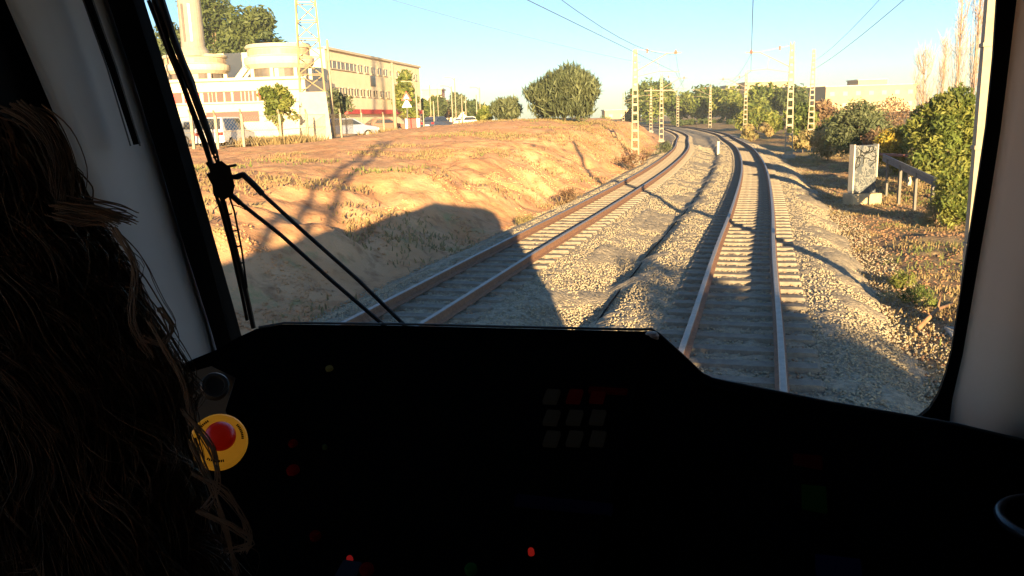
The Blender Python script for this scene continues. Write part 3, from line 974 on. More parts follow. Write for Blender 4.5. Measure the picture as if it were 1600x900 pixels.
# ------------------------------------------------------------------ buildings on the left
BY0 = 80.0
def bx(px): return yp(px, 150, BY0).x
def bz(py, px=350): return yp(px, py, BY0).z
b1 = empty('curved_building', 'white modern building with round roof drums and red panels behind the fence', 'building', (bx(350), BY0, 1.5))
o1 = b1.location.copy()
def lb(m_): # shift MB into the building's frame
    m_.v = [(v[0] - o1.x, v[1] - o1.y, v[2] - o1.z) for v in m_.v]
    return m_
xl, xr = bx(205), bx(478)
m = MB(); m.box(((xl + xr) / 2, BY0 + 7, (bz(126) + 1.0) / 2), (xr - xl, 14, bz(126) - 1.0)); lb(m).build('wall', M['white_wall'], b1)
m = MB(); m.box(((xl + xr) / 2, BY0 - .12, bz(125.5) + .05), (xr - xl + .4, .5, .25)); m.box(((xl + xr) / 2, BY0 - .10, bz(161)), (xr - xl + .2, .3, .14)); m.box(((xl + xr) / 2, BY0 - .10, bz(142)), (xr - xl + .2, .3, .14))
lb(m).build('cornice', M['white_wall'], b1)
for a, b in ((228, 233), (236, 243), (247, 252), (255, 259), (262, 266), (268, 284), (288, 296), (300, 312), (318, 325), (327, 331), (332.5, 337), (339, 349), (352, 361), (365, 376), (378, 382), (384, 388), (390, 394), (397, 401), (404, 412), (416, 424), (430, 440), (444, 450)):
    m = MB(); m.box(((bx(a) + bx(b)) / 2, BY0 - .03, (bz(144) + bz(159)) / 2), (bx(b) - bx(a), .12, bz(144) - bz(159))); lb(m).build('window_panel', M['red_panel'], b1)
m = MB(); m.box(((bx(320) + bx(402)) / 2, BY0 - .06, (bz(175) + bz(191)) / 2), (bx(402) - bx(320), .2, bz(175) - bz(191))); lb(m).build('red_band', M['red_panel'], b1)
m = MB(); m.box(((bx(212) + bx(300)) / 2, BY0 - .05, (bz(188) + bz(206)) / 2), (bx(300) - bx(212), .16, bz(188) - bz(206))); lb(m).build('window_strip', M['glass_dark'], b1)
def drum(px, rp, ytop, ybot, lbl=None, glaz=True):
    cx, cyy = bx(px), BY0 + rp * .0615 + .6
    R = rp * .0615
    zt, zb = bz(ytop), bz(ybot)
    h = zt - zb
    m = MB()
    m.lathe((cx, cyy, zb), [(0, 0), (R * .86, 0), (R * .98, h * .18), (R, h * .30), (R, h * .46), (R * .90, h * .52), (R * .88, h * .54), (R * .88, h * .80), (R * .93, h * .84), (R * .95, h * .92), (R * .90, h * .99), (0, h)], 40)
    d = lb(m).build('roof_drum', M['white_wall'], b1)
    m = MB()
    m.lathe((cx, cyy, zb), [(R * .885, h * .56), (R * .89, h * .57), (R * .89, h * .77), (R * .885, h * .78)], 40)
    lb(m).build('drum_window', mat('drum_glass', (.45, .33, .22), .5, (.34, .24, .16), 1), d)
    if glaz:
        m = MB(); m.lathe((cx, cyy, bz(126)), [(R * .82, 0), (R * .82, zb - bz(126))], 32); lb(m).build('glazing', M['glass_dark'], b1)
        for a in np.linspace(math.pi * 1.02, math.pi * 1.98, 5):
            m = MB(); m.box((cx + math.cos(a) * R * .9, cyy + math.sin(a) * R * .9, (bz(126) + zb) / 2), (.32, .32, zb - bz(126))); lb(m).build('pillar', M['white_wall'], b1)
drum(424, 54, 67, 107)
drum(288, 52, 80, 112)
m = MB(); m.bar((bx(366), BY0 + 1.0, bz(127)), (bx(384), BY0 + 1.0, bz(106)), .5, .5); lb(m).build('sloping_brace', M['white_wall'], b1)
tw = bx(297); twy = BY0 + 2.2
m = MB(); m.lathe((tw, twy, bz(84)), [(1.5, 0), (1.35, .5), (1.08, .9), (1.05, 5.4), (1.25, 5.6), (1.25, 6.2), (1.08, 6.4), (1.08, 9.5), (0, 9.5)], 28)
tower_ = lb(m).build('round_tower', mat('tower_render', (.27, .25, .21), .85, (.22, .20, .17), 1.5), b1, smooth=False)
for a in (-1.9, -1.3):
    m = MB(); m.box((tw + math.cos(a) * 1.06, twy + math.sin(a) * 1.06, bz(84) + 3.0), (.22, .12, 3.4), a + math.pi / 2); lb(m).build('slit_window', M['glass_dark'], tower_)

# long cream building: facade recedes from A to Bf
A = Vector((yp(512, 150, 95).x, 95, 0)); Bf = Vector((yp(657, 150, 134).x, 134, 0))
dirf = (Bf - A).normalized(); nrm = Vector((dirf.y, -dirf.x, 0)); LEN = (Bf - A).length
ang = math.atan2(dirf.y, dirf.x)
b2 = empty('long_building', 'long three storey cream building with rows of small square windows', 'building', (A.x, A.y, 1.4), ang)
ztop = yp(515, 76, 95).z - 1.4
m = MB(); m.box((LEN / 2, 7, ztop / 2), (LEN, 14, ztop)); m.build('wall', M['cream_wall'], b2)
m = MB(); m.box((LEN / 2, -.1, ztop + .12), (LEN + .2, .34, .26)); m.build('parapet', M['white_wall'], b2)
m = MB(); m.box((LEN * .55, -.25, 2.5), (LEN * .86, .6, .55)); m.build('awning', M['red_panel'], b2)
def along(px):
    d = ray(px, 130); d2 = Vector((d.x, d.y))
    # intersect with the facade line
    a = Vector((A.x, A.y)); f = Vector((dirf.x, dirf.y))
    det = d2.x * (-f.y) - d2.y * (-f.x)
    k = (d2.x * a.y - d2.y * a.x) / (-(d2.x * f.y - d2.y * f.x))
    return k
wm = MB(); wm.box((0, 0, 0), (1.25, .14, .85))
fmw = MB()
for c, s_ in (((0, -.06, .45), (1.45, .12, .09)), ((0, -.06, -.45), (1.45, .16, .09)), ((0, -.07, 0), (.08, .1, .85))): fmw.box(c, s_)
w0 = None
for zz, pxs in ((yp(553, 103.5, 101).z - 1.4, (520, 527, 533, 540, 546.5, 553, 563, 573, 583, 593, 602, 612, 622, 632, 641, 649)), (yp(563, 144, 103).z - 1.4, (520, 528, 537, 546, 555, 565, 575, 585, 595, 604, 614, 624, 634, 643))):
    for px in pxs:
        if w0 is None:
            w0 = wm.build('window', M['glass_dark'], b2)
            fr = fmw.build('frame', M['white_wall'], w0)
            ww = w0
        else:
            ww = copy_tree(w0, b2)
        ww.location = (along(px), -.02, zz)
m = MB(); m.box((along(582), -.02, yp(582, 125, 108).z - 1.4), (2.0, .14, 1.3)); m.build('large_window', M['glass_dark'], b2)
m = MB()
for k in range(6): m.box((LEN * (.1 + .15 * k), 4, ztop + .6), (1.1, 1.1, .9))
m.build('roof_unit', M['steel'], b2)

def simple_block(name, label, px0, px1, ytop, Y, depth, m_, rows=3, base=1.0, cat='building', group=None):
    a, b = yp(px0, 150, Y).x, yp(px1, 150, Y).x
    z1 = yp((px0 + px1) / 2, ytop, Y).z
    r = empty(name, label, cat, ((a + b) / 2, Y, base), 0, group)
    h = z1 - base
    m = MB(); m.box((0, depth / 2, h / 2), (b - a, depth, h)); m.build('wall', m_, r)
    m = MB(); m.box((0, depth / 2, h + .15), (b - a + .5, depth + .5, .3)); m.build('roof', M['white_wall'], r)
    nw = max(2, int((b - a) / 3.4))
    for k in range(rows):
        z = h - 1.9 - k * 3.1
        if z < 1: break
        for j in range(nw):
            m = MB(); m.box((-(b - a) / 2 + (j + .5) * (b - a) / nw, -.03, z), (1.3, .1, 1.1)); m.build('window', M['window_far'], r)
    return r
M['window_far'] = mat('far_window', (.42, .34, .25), .5)
M['grey_wall'] = mat('grey_render', (.22, .25, .30), .9)
M['pink_wall'] = mat('pink_render', (.60, .36, .26), .9)
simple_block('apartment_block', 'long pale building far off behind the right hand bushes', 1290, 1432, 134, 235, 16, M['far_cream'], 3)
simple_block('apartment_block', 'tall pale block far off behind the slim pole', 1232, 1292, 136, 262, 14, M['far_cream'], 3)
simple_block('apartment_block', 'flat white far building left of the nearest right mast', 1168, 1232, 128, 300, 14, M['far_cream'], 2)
simple_block('apartment_block', 'small blue grey far building above the trees beyond the bend', 1136, 1162, 134, 310, 10, M['grey_wall'], 2)
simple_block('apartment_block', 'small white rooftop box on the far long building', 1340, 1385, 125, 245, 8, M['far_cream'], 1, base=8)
simple_block('row_house', 'pinkish house beyond the long cream building', 660, 690, 140, 186, 10, M['pink_wall'], 2, base=1.5)
simple_block('row_house', 'low pale house far down the road behind the poles', 692, 728, 160, 210, 10, M['cream_wall'], 2, base=1.5)
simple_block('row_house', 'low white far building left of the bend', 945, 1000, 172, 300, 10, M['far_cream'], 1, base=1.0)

# ------------------------------------------------------------------ concrete box with the lattice pylon
q = yp(493, 205, 58)
zg = gz(q.x, q.y)
zt = yp(493, 144, 58).z
pyl = empty('power_pylon', 'tall tapering lattice pylon rising from a pale concrete box', 'pylon', (q.x, q.y, zg), math.radians(12))
hb = zt - zg
m = MB(); P = []
for z, wd in ((-.1, 2.15), (hb, 1.75)):
    for x, y in ((-1, -1), (1, -1), (1, 1), (-1, 1)): P.append((x * wd / 2, y * wd / 2, z))
m.hexa(P); m.build('concrete_box', mat('pale_concrete', (.40, .37, .30), .9, (.34, .31, .25), 1.5, .2), pyl, bevel=.02)
m = MB(); Hh = 16.0; wb, wt = 1.62, .62
cor = lambda z, sx, sy: (sx * (wb + (wt - wb) * z / Hh) / 2, sy * (wb + (wt - wb) * z / Hh) / 2, hb + z)
for sx in (-1, 1):
    for sy in (-1, 1):
        m.bar(cor(0, sx, sy), cor(Hh, sx, sy), .11, .11, (0, 1, 0))
m.build('legs', M['pylon'], pyl)
m = MB(); z = 0.0; fl = 1
while z < Hh - 1:
    z2 = z + 1.15
    for f in range(4):
        a = [(-1, -1), (1, -1), (1, 1), (-1, 1)][f]; b = [(-1, -1), (1, -1), (1, 1), (-1, 1)][(f + 1) % 4]
        if fl: a, b = b, a
        m.bar(cor(z, *a), cor(z2, *b), .06, .06)
        m.bar(cor(z2, *a), cor(z2, *b), .05, .05)
    z = z2; fl = 1 - fl
m.build('bracing', M['pylon'], pyl)
for i, (px, top, Y, r, lbq) in enumerate(((511, 62, 60, .12, 'slender steel pole just right of the pylon'), (612, 98, 84, .20, 'thick tan pole in front of the long cream building'), (649, 128, 92, .11, 'thin pale pole right of the warning sign'), (642, 148, 120, .07, 'short thin pole behind the warning sign'), (661, 172, 70, .06, 'short white fence post near the dark car'), (677, 158, 90, .09, 'white post in front of the dark car'),
        (671, 133, 130, .09, 'thin street pole left of the dark car'), (683, 138, 135, .07, 'dark thin street pole above the dark car'), (705, 135, 120, .10, 'street pole left of the white distant car'), (710, 122, 130, .09, 'tallest of the thin poles by the white distant car'), (721, 148, 112, .08, 'short pole above the white distant car'), (727, 151, 118, .08, 'pole right above the white distant car'),
        (744, 148, 120, .09, 'thin pole right of the white distant car'), (749, 137, 135, .09, 'taller thin pole near the shrubs on the left'), (757, 160, 125, .07, 'short thin pole next to the light green shrub'), (238, 60, 78, .14, 'pale pole at the left window edge before the white building'))):
    q = yp(px, top, Y); z0 = gz(q.x, q.y)
    root = empty('street_pole', lbq, 'pole', (q.x, q.y, z0), 0, 'thin poles along the road on the left')
    m = MB(); m.tube([(0, 0, -.1), (0, 0, q.z - z0)], r, 8, r * .7); m.build('shaft', M['mast'], root, smooth=True)
    if i not in (4, 5):
        m = MB(); m.tube([(0, 0, q.z - z0 - .3), (-.5, 0, q.z - z0 + .05), (-1.1, 0, q.z - z0 + .1)], .05, 6); m.box((-1.3, 0, q.z - z0 + .1), (.5, .22, .1))
        if i in (2, 8, 9, 13): m.build('lamp_arm', M['mast'], root)
# warning sign
q = yp(638, 205, 74); z0 = gz(q.x, q.y)
sg = empty('road_sign', 'post with a red triangular warning sign above a white one', 'sign', (q.x, q.y, z0))
zc = yp(638, 152, 74).z - z0; zc2 = yp(638, 163, 74).z - z0
m = MB(); m.tube([(0, 0, -.1), (0, 0, zc + .3)], .045, 8); m.build('post', M['steel'], sg)
def tri(c, r, y, flip=1):
    return [(c[0] + r * math.sin(a), y, c[1] + flip * r * math.cos(a)) for a in (0, 2.0944, 4.18879)]
def plate(mb, pts, th):
    b = [Vector(p) + Vector((0, th, 0)) for p in pts]
    mb.face(pts[::-1]); mb.face(b)
    for k in range(len(pts)):
        mb.face([pts[k], pts[(k + 1) % len(pts)], b[(k + 1) % len(pts)], b[k]])
M['sign_red'] = mat('sign_red', (.62, .06, .04), .5)
M['sign_white'] = mat('sign_white', (.82, .80, .76), .5)
for zc_, c1, c2, r1 in ((zc, 'sign_red', 'sign_white', .52), (zc2, 'sign_white', 'sign_white', .50)):
    m = MB(); plate(m, tri((0, zc_), r1, -.08), .03); p_ = m.build('sign_plate', M[c1], sg)
    if c1 != c2:
        m = MB(); plate(m, tri((0, zc_ - .0), r1 * .52, -.09), .008); m.build('sign_face', M[c2], p_)

# red and white roadside barrier
q = yp(645, 200, 80); z0 = gz(q.x, q.y)
root = empty('road_barrier', 'red and white barrier panel standing under the warning sign', 'barrier', (q.x, q.y, z0))
m = MB(); m.box((0, 0, .75), (.75, .12, 1.3)); m.build('red_panel', M['red_panel'], root)
for x in (-.52, .55):
    m = MB(); m.box((x, 0, .7), (.28, .14, 1.4)); m.build('white_panel', M['sign_white'], root)

# wire fence in front of the white building
def fpt(px, Y): 
    p = yp(px, 200, Y); return Vector((p.x, p.y, gz(p.x, p.y)))
fence = empty('wire_fence', 'wire mesh fence on pale concrete posts along the road edge', 'fence', tuple(fpt(380, 47)))
fi = fence.location.copy()
line_ = [(262, 43), (300, 44), (338, 45.5), (379, 47), (438, 50), (480, 54), (533, 60), (566, 66), (600, 72)]
pp = [fpt(a, b) - fi for a, b in line_]
for p in pp:
    m = MB(); m.box((p.x, p.y, p.z + .85), (.13, .13, 1.9)); m.bar((p.x, p.y, p.z + 1.75), (p.x, p.y - .25, p.z + 2.05), .08); m.build('post', M['mast'], fence)
m = MB()
for a, b in zip(pp[:-1], pp[1:]):
    for h in (.15, .9, 1.7): m.tube([a + Vector((0, 0, h)), b + Vector((0, 0, h))], .012, 4, cap=False)
    L = (b - a).length; n = int(L / .22)
    for k in range(-7, n):
        for sg_ in (1, -1):
            x0, x1 = k * .22, k * .22 + 1.55
            f0, f1 = max(x0, 0), min(x1, L)
            if f1 <= f0: continue
            z_ = lambda x: .15 + (x - x0) if sg_ > 0 else 1.7 - (x - x0)
            m.tube([a.lerp(b, f0 / L) + Vector((0, 0, z_(f0))), a.lerp(b, f1 / L) + Vector((0, 0, z_(f1)))], .0035, 3, cap=False)
m.build('wire_mesh', M['mast'], fence)
tufts('roadside_grass', np.concatenate([np.array([fpt(a, b + random.uniform(-1, 3)) + Vector((random.uniform(-.8, .8), 0, 0)) for a, b in [(random.uniform(378, 480), 49) for _ in range(320)]]), np.array([fpt(a, 66) + Vector((0, random.uniform(-3, 3), 0)) for a in np.linspace(575, 620, 90)])]), .55, M['dry_grass'], 'dry grass along the foot of the wire fence', spread=.3, wd=.03)

# ------------------------------------------------------------------ cars
M['tyre'] = mat('tyre', (.02, .02, .02), .9)
M['rim'] = mat('wheel_rim', (.45, .45, .45), .4, metal=.7)
M['car_glass'] = mat('car_glass', (.03, .035, .04), .08, spec=.6)
M['lamp_red'] = mat('tail_lamp', (.5, .02, .02), .3)
def car(px, Y, rz, colr, label, L=4.2, H=1.48, van=False, base_y=205):
    q = yp(px, base_y, Y); z0 = gz(q.x, q.y)
    root = empty('parked_car', label, 'car', (q.x, q.y, z0), rz, 'cars parked along the road on the left')
    paint = mat('car_paint', colr, .3, spec=.5)
    w_ = 1.74
    if van:
        prof = [(-L / 2, .35), (-L / 2, 1.0), (-L / 2 + .12, 1.35), (-L / 2 + .3, H), (L * .12, H), (L * .27, 1.0), (L / 2 - .1, .85), (L / 2, .6), (L / 2, .3)]
    else:
        prof = [(-L / 2, .35), (-L / 2 - .02, .75), (-L / 2 + .1, .95), (-L / 2 + .55, 1.28), (-L / 2 + .95, H), (L * .08, H), (L * .27, .98), (L / 2 - .12, .82), (L / 2, .6), (L / 2, .3)]
    m = MB(); n = len(prof)
    def wd(z): return w_ / 2 * (1 if z < .95 else 1 - (z - .95) * .32)
    for sy in (-1, 1):
        for x, z in prof: m.v.append((x, sy * wd(z), z))
    m.f.append(tuple(range(n))); m.f.append(tuple(reversed(range(n, 2 * n))))
    for k in range(n):
        a, b = k, (k + 1) % n
        m.f.append((b, a, a + n, b + n))
    m.build('body', paint, root, bevel=.05)
    # side glass, front and rear glass, slightly proud of the body
    i0 = 3 if not van else 2
    for sy in (-1, 1):
        m = MB()
        x0, x1, x2, x3 = (-L / 2 + .62, -L / 2 + 1.02, L * .06, L * .22) if not van else (-L / 2 + .35, -L / 2 + .45, L * .09, L * .21)
        for (a, za), (b, zb_) in (((x0, 1.02), (x1, H - .08)),):
            pts = [(x0, sy * (wd(1.02) + .006), 1.02), (x3, sy * (wd(1.02) + .006), 1.02), (x2, sy * (wd(H - .08) + .006), H - .08), (x1, sy * (wd(H - .08) + .006), H - .08)]
            b4 = [(p[0], p[1] - sy * .02, p[2]) for p in pts]
            m.hexa(pts + b4)
        m.build('side_window', M['car_glass'], root)
    m = MB()
    pr = prof[3:5] if not van else prof[2:4]
    (xa, za), (xb, zb_) = ((-L / 2 + .16, 1.0), (-L / 2 + .9, H - .05)) if not van else ((-L / 2 + .03, 1.05), (-L / 2 + .24, H - .06))
    yy = w_ / 2 * .78
    m.hexa([(xa - .02, -yy, za + .03), (xa - .02, yy, za + .03), (xb - .02, yy * .9, zb_), (xb - .02, -yy * .9, zb_), (xa + .04, -yy, za), (xa + .04, yy, za), (xb + .04, yy * .9, zb_ - .03), (xb + .04, -yy * .9, zb_ - .03)])
    m.build('rear_window', M['car_glass'], root)
    for sy in (-1, 1):
        m = MB(); m.box((-L / 2 - .01, sy * .68, .82), (.08, .28, .16)); m.build('tail_lamp', M['lamp_red'], root)
        m = MB(); m.box((L / 2 - .02, sy * .62, .66), (.1, .34, .14)); m.build('headlight', M['sign_white'], root)
    m = MB(); m.box((-L / 2 - .035, 0, .62), (.02, .52, .12)); m.build('number_plate', M['sign_white'], root)
    m = MB(); m.box((-L / 2 - .02, 0, .42), (.14, 1.66, .18)); m.box((L / 2, 0, .4), (.14, 1.66, .18)); m.build('bumper', M['tyre'] if not van else paint, root)
    for sx in (-1, 1):
        for sy in (-1, 1):
            c = (sx * L * .31, sy * (w_ / 2 - .08), .31)
            m = MB(); m.tube([(c[0], c[1] - .1, c[2]), (c[0], c[1] + .1, c[2])], .31, 20); wq = m.build('wheel', M['tyre'], root)
            m = MB(); m.tube([(c[0], c[1] + sy * .09, c[2]), (c[0], c[1] + sy * .11, c[2])], .19, 16); m.build('rim', M['rim'], wq)
    return root
car(353, 50, math.radians(84), (.72, .70, .66), 'white boxy van seen from behind, at the left by the fence', 4.4, 1.75, True)
car(287, 52, math.radians(80), (.35, .40, .46), 'pale blue grey car at the left window edge behind the wiper', 4.2, 1.5)
car(543, 64, math.radians(24), (.20, .24, .32), 'blue grey car parked right of the concrete pylon box', 4.4, 1.5)
car(684, 92, math.radians(64), (.05, .06, .09), 'dark car with its back to the camera, far down the road', 4.2, 1.5)
car(733, 118, math.radians(40), (.75, .74, .70), 'white car farthest down the road', 4.3, 1.5)
car(602, 90, math.radians(30), (.30, .12, .08), 'reddish car half hidden in front of the long building', 4.2, 1.5)

# ------------------------------------------------------------------ the train
HD = math.radians(17.3)
FW = Vector((math.sin(HD), math.cos(HD), 0)); RT = Vector((math.cos(HD), -math.sin(HD), 0))
CXOFF = -.34                                   # the train's centre line, relative to the camera
def cabp(D, lat, z):                           # D ahead of the camera, lat right of it
    p = FW * D + RT * lat
    return Vector((p.x, p.y, z))
TILT = .20; D0 = 1.80
def on_screen_plane(px, py, off=0.0):
    "where the pixel's ray meets the leaning windscreen plane (off = metres in front of it)"
    d = ray(px, py)
    # D + TILT*(z-2.2) = D0+off
    dD = d.dot(FW); 
    k = (D0 + off - TILT * (CH - 2.2)) / (dD + TILT * d.z)
    return CAM + d * k
def plane_pt(lat, z, off=0.0): return cabp(D0 + off - TILT * (z - 2.2), lat, z)
body_m = mat('train_paint', (.70, .70, .68), .4)
M['cab_bounce'] = mat('cab_bounce_panel', (.72, .70, .66), .8)  # pale so that unseen surfaces bounce window light onto the pillars
M['cab_dark'] = mat('cab_dark_trim', (.012, .012, .013), .8, spec=.1)
M['cab_trim'] = mat('cab_grey_trim', (.80, .80, .78), .7, (.74, .74, .73), 3)
M['cab_beige'] = mat('cab_beige_trim', (.84, .70, .57), .7, (.78, .65, .52), 3)
train = empty('train_cab', 'dark driving cab of the train around the windscreen, grey pillars and black window surround', 'train', tuple(cabp(0, CXOFF, 0)))
ti = train.location.copy()
def tb(mb, name, m_, parent=train, **k):
    inv = ti
    mb.v = [tuple(Vector(v) - inv) for v in mb.v]
    return mb.build(name, m_, parent, **k)
def loop_fill(outer, inner, th_dir, th):
    "flat ring between two closed 3D outlines with the same plane, given thickness"
    bm = bmesh.new()
    vo = [bm.verts.new(p) for p in outer]; vi = [bm.verts.new(p) for p in inner]
    es = [bm.edges.new((v[k], v[(k + 1) % len(v)])) for v in (vo, vi) for k in range(len(v))]
    r = bmesh.ops.triangle_fill(bm, use_beauty=True, use_dissolve=False, edges=es)
    fs = [f for f in bm.faces]
    ex = bmesh.ops.extrude_face_region(bm, geom=fs)
    bmesh.ops.translate(bm, verts=[v for v in ex['geom'] if isinstance(v, bmesh.types.BMVert)], vec=th_dir * th)
    bmesh.ops.recalc_face_normals(bm, faces=bm.faces[:])
    me = bpy.data.meshes.new('ring'); bm.to_mesh(me); bm.free()
    return me
hole_px = [(186, -95), (205, -20), (208, 0), (245, 118), (284, 250), (322, 385), (352, 500), (372, 575), (390, 615), (450, 640), (800, 650), (1300, 668), (1400, 664), (1436, 653), (1452, 640), (1466, 618), (1478, 585), (1487, 550), (1500, 470), (1512, 390), (1526, 300), (1541, 200), (1552, 90), (1558, 0), (1560, -60), (1548, -100), (1500, -118), (800, -125), (240, -118)]
out_px = [(138, -120), (160, -30), (168, 0), (207, 118), (248, 250), (288, 385), (325, 500), (347, 575), (362, 640), (430, 690), (800, 700), (1300, 715), (1440, 712), (1480, 690), (1496, 655), (1503, 618), (1510, 585), (1518, 550), (1532, 470), (1546, 390), (1562, 300), (1578, 200), (1592, 90), (1603, 0), (1610, -80), (1604, -140), (1560, -165), (800, -172), (180, -165)]
hole = [on_screen_plane(*p, -.03) for p in hole_px]
outr = [on_screen_plane(*p, -.03) for p in out_px]
nrmw = (FW + Vector((0, 0, TILT))).normalized()
wl, wr = CXOFF - 1.27, CXOFF + 1.20
nrm0 = nrmw
hole2 = [hole[k].lerp(outr[k], .55) + nrmw * .03 for k in range(len(hole))]
# front wall of the body with the window opening
border = [plane_pt(wl, .35), plane_pt(wr, .35), plane_pt(wr, 3.42), plane_pt(wr - .12, 3.72), plane_pt(wr - .45, 3.86), plane_pt(wl + .45, 3.86), plane_pt(wl + .12, 3.72), plane_pt(wl, 3.42)]
me = loop_fill([p + nrmw * .012 - ti for p in border], [p + nrmw * .012 - ti for p in hole2], nrmw, .04)
link('front_wall', me, M['black'], train)
me = loop_fill([p - ti for p in outr], [p - ti for p in hole], nrmw, .012)
link('window_surround', me, M['black'], train)
# windscreen glass
M['windscreen'] = bpy.data.materials.new('windscreen_glass'); M['windscreen'].use_nodes = True
t = M['windscreen'].node_tree; t.nodes.remove(t.nodes['Principled BSDF'])
tr = t.nodes.new('ShaderNodeBsdfTransparent'); tr.inputs[0].default_value = (.955, .965, .96, 1); t.links.new(tr.outputs[0], t.nodes['Material Output'].inputs[0])
m = MB()
a = [p - nrmw * .012 for p in hole2]; b = [p for p in hole2]
m.face(a[::-1]); m.face(b)
for k in range(len(a)): m.face([a[k], a[(k + 1) % len(a)], b[(k + 1) % len(a)], b[k]])
tb(m, 'windscreen', M['windscreen'])
# carriage shell: walls, roof, floor, rear bulkhead
prof = [(wl, .35), (wl, 3.42), (wl + .12, 3.72), (wl + .45, 3.86), (wr - .45, 3.86), (wr - .12, 3.72), (wr, 3.42), (wr, .35)]
pin = [(wl + .06, .99), (wl + .06, 3.02), (wl + .17, 3.25), (wl + .5, 3.38), (wr - .5, 3.38), (wr - .17, 3.25), (wr - .06, 3.02), (wr - .06, .99)]
m = MB()
LB = -17.0
def endp(lat, z, e): return plane_pt(lat, z, .0) if e else cabp(LB, lat, z)
def wall_with_added_window(mb, lat, z0, z1, e, Db):
    WD, WZ = (-1.5, 1.2), (1.5, 3.0)   # unseen left side window, added and enlarged to let light into the cab
    P = lambda D, z: cabp(D, lat, z)
    mb.face([P(Db, z0), P(WD[0], z0), P(WD[0], z1), P(Db, z1)])
    mb.face([P(WD[0], z0), P(WD[1], z0), P(WD[1], WZ[0]), P(WD[0], WZ[0])])
    mb.face([P(WD[0], WZ[1]), P(WD[1], WZ[1]), P(WD[1], z1), P(WD[0], z1)])
    mb.face([P(WD[1], z0), e(lat, z0), e(lat, z1), P(WD[1], z1)])
for k in range(len(prof)):
    a_, b_ = prof[k], prof[(k + 1) % len(prof)]
    if k == 0:
        wall_with_added_window(m, a_[0], .35, 3.42, lambda l, z: endp(l, z, 1), LB)
    else:
        m.face([endp(*a_, 0), endp(*a_, 1), endp(*b_, 1), endp(*b_, 0)])
m.face([endp(*p, 0) for p in prof])
tb(m, 'body_shell', body_m)
# inner lining with an unseen side window added on the left to light the cab
m = MB()
def inn(lat, z, D): return plane_pt(lat, z, -.05) if D is None else cabp(D, lat, z)
BK = -1.6
for k in range(len(pin)):
    a_, b_ = pin[k], pin[(k + 1) % len(pin)]
    if k == 0:
        wall_with_added_window(m, a_[0], .99, 3.02, lambda l, z: inn(l, z, None), BK)
        continue
    m.face([inn(*a_, BK), inn(*b_, BK), inn(*b_, None), inn(*a_, None)])
tb(m, 'inner_lining', M['cab_dark'])
m = MB()
m.face([inn(l_, z_, BK + .01) for l_, z_ in pin][::-1])
tb(m, 'rear_bulkhead', M['cab_bounce'])
m = MB()
m.face([cabp(BK + .02, wl + .5, 3.37), cabp(BK + .02, wr - .5, 3.37), cabp(1.4, wr - .5, 3.37), cabp(1.4, wl + .5, 3.37)])
tb(m, 'ceiling_bounce_panel', M['cab_bounce'])  # unseen pale sheet added under the lining as a light reflector
# left pillar trim: a curved panel from the window surround round to the side wall
def strip(edgeA, edgeB, bulge, mname, name, th=.02, n=7):
    m = MB(); rows = []
    for (A_, B_) in zip(edgeA, edgeB):
        row = []
        for k in range(n + 1):
            f = k / n
            P = A_.lerp(B_, f) + (-FW) * bulge * math.sin(math.pi * f) 
            row.append(P)
        rows.append(row)
    i0 = 0
    for r_ in rows: m.v += [tuple(p) for p in r_]
    w = n + 1
    for i in range(len(rows) - 1):
        for k in range(n): m.f.append((i * w + k, i * w + k + 1, (i + 1) * w + k + 1, (i + 1) * w + k))
    o = tb(m, name, M[mname], smooth=True)
    s = o.modifiers.new('solid', 'SOLIDIFY'); s.thickness = th; s.offset = -1
    return o
def side_pt(px, py, lat):
    d = ray(px, py); k = lat / d.dot(RT); return CAM + d * k
eA = [on_screen_plane(x, y, -.012) for x, y in ((128, -140), (174, 0), (213, 118), (254, 250), (294, 385), (331, 500), (352, 575), (372, 660))]
eB = [side_pt(x, y, wl + .085) for x, y in ((-60, -150), (8, 0), (60, 118), (118, 250), (178, 385), (225, 500), (250, 575), (275, 660))]
strip(eA, eB, .10, 'cab_trim', 'left_pillar')
eA = [on_screen_plane(x, y, -.012) for x, y in ((1606, -150), (1597, 0), (1586, 90), (1572, 200), (1556, 300), (1540, 390), (1526, 470), (1512, 550), (1496, 618), (1488, 680), (1480, 760))]
eB = [p + RT * .16 - FW * .10 for p in eA]
strip(eA, eB, .05, 'cab_beige', 'right_pillar')
# slim black handrail with bright edges on the left pillar
def mid_strip(px, py, off):
    a_, b_ = on_screen_plane(px, py, -.1), None
    d = ray(px, py)
    # nearest of plane and side wall, pulled towards the camera
    k1 = (D0 - .012 - TILT * (CH - 2.2)) / (d.dot(FW) + TILT * d.z); k2 = (wl + .085) / d.dot(RT)
    k = min(k1, k2) - off / d.length
    return CAM + d * k
rp = [mid_strip(x, y, .15) for x, y in ((106, -80), (138, 0), (175, 105), (214, 225))]
m = MB(); m.tube(rp, .0085, 8); hr = tb(m, 'grab_rail', M['black'])
for dx in (-8, 7):
    m = MB(); m.tube([mid_strip(x + dx, y, .15) for x, y in ((106, -80), (138, 0), (175, 105), (212, 228))], .0018, 6)
    tb(m, 'rail_edge', M['steel'], hr)

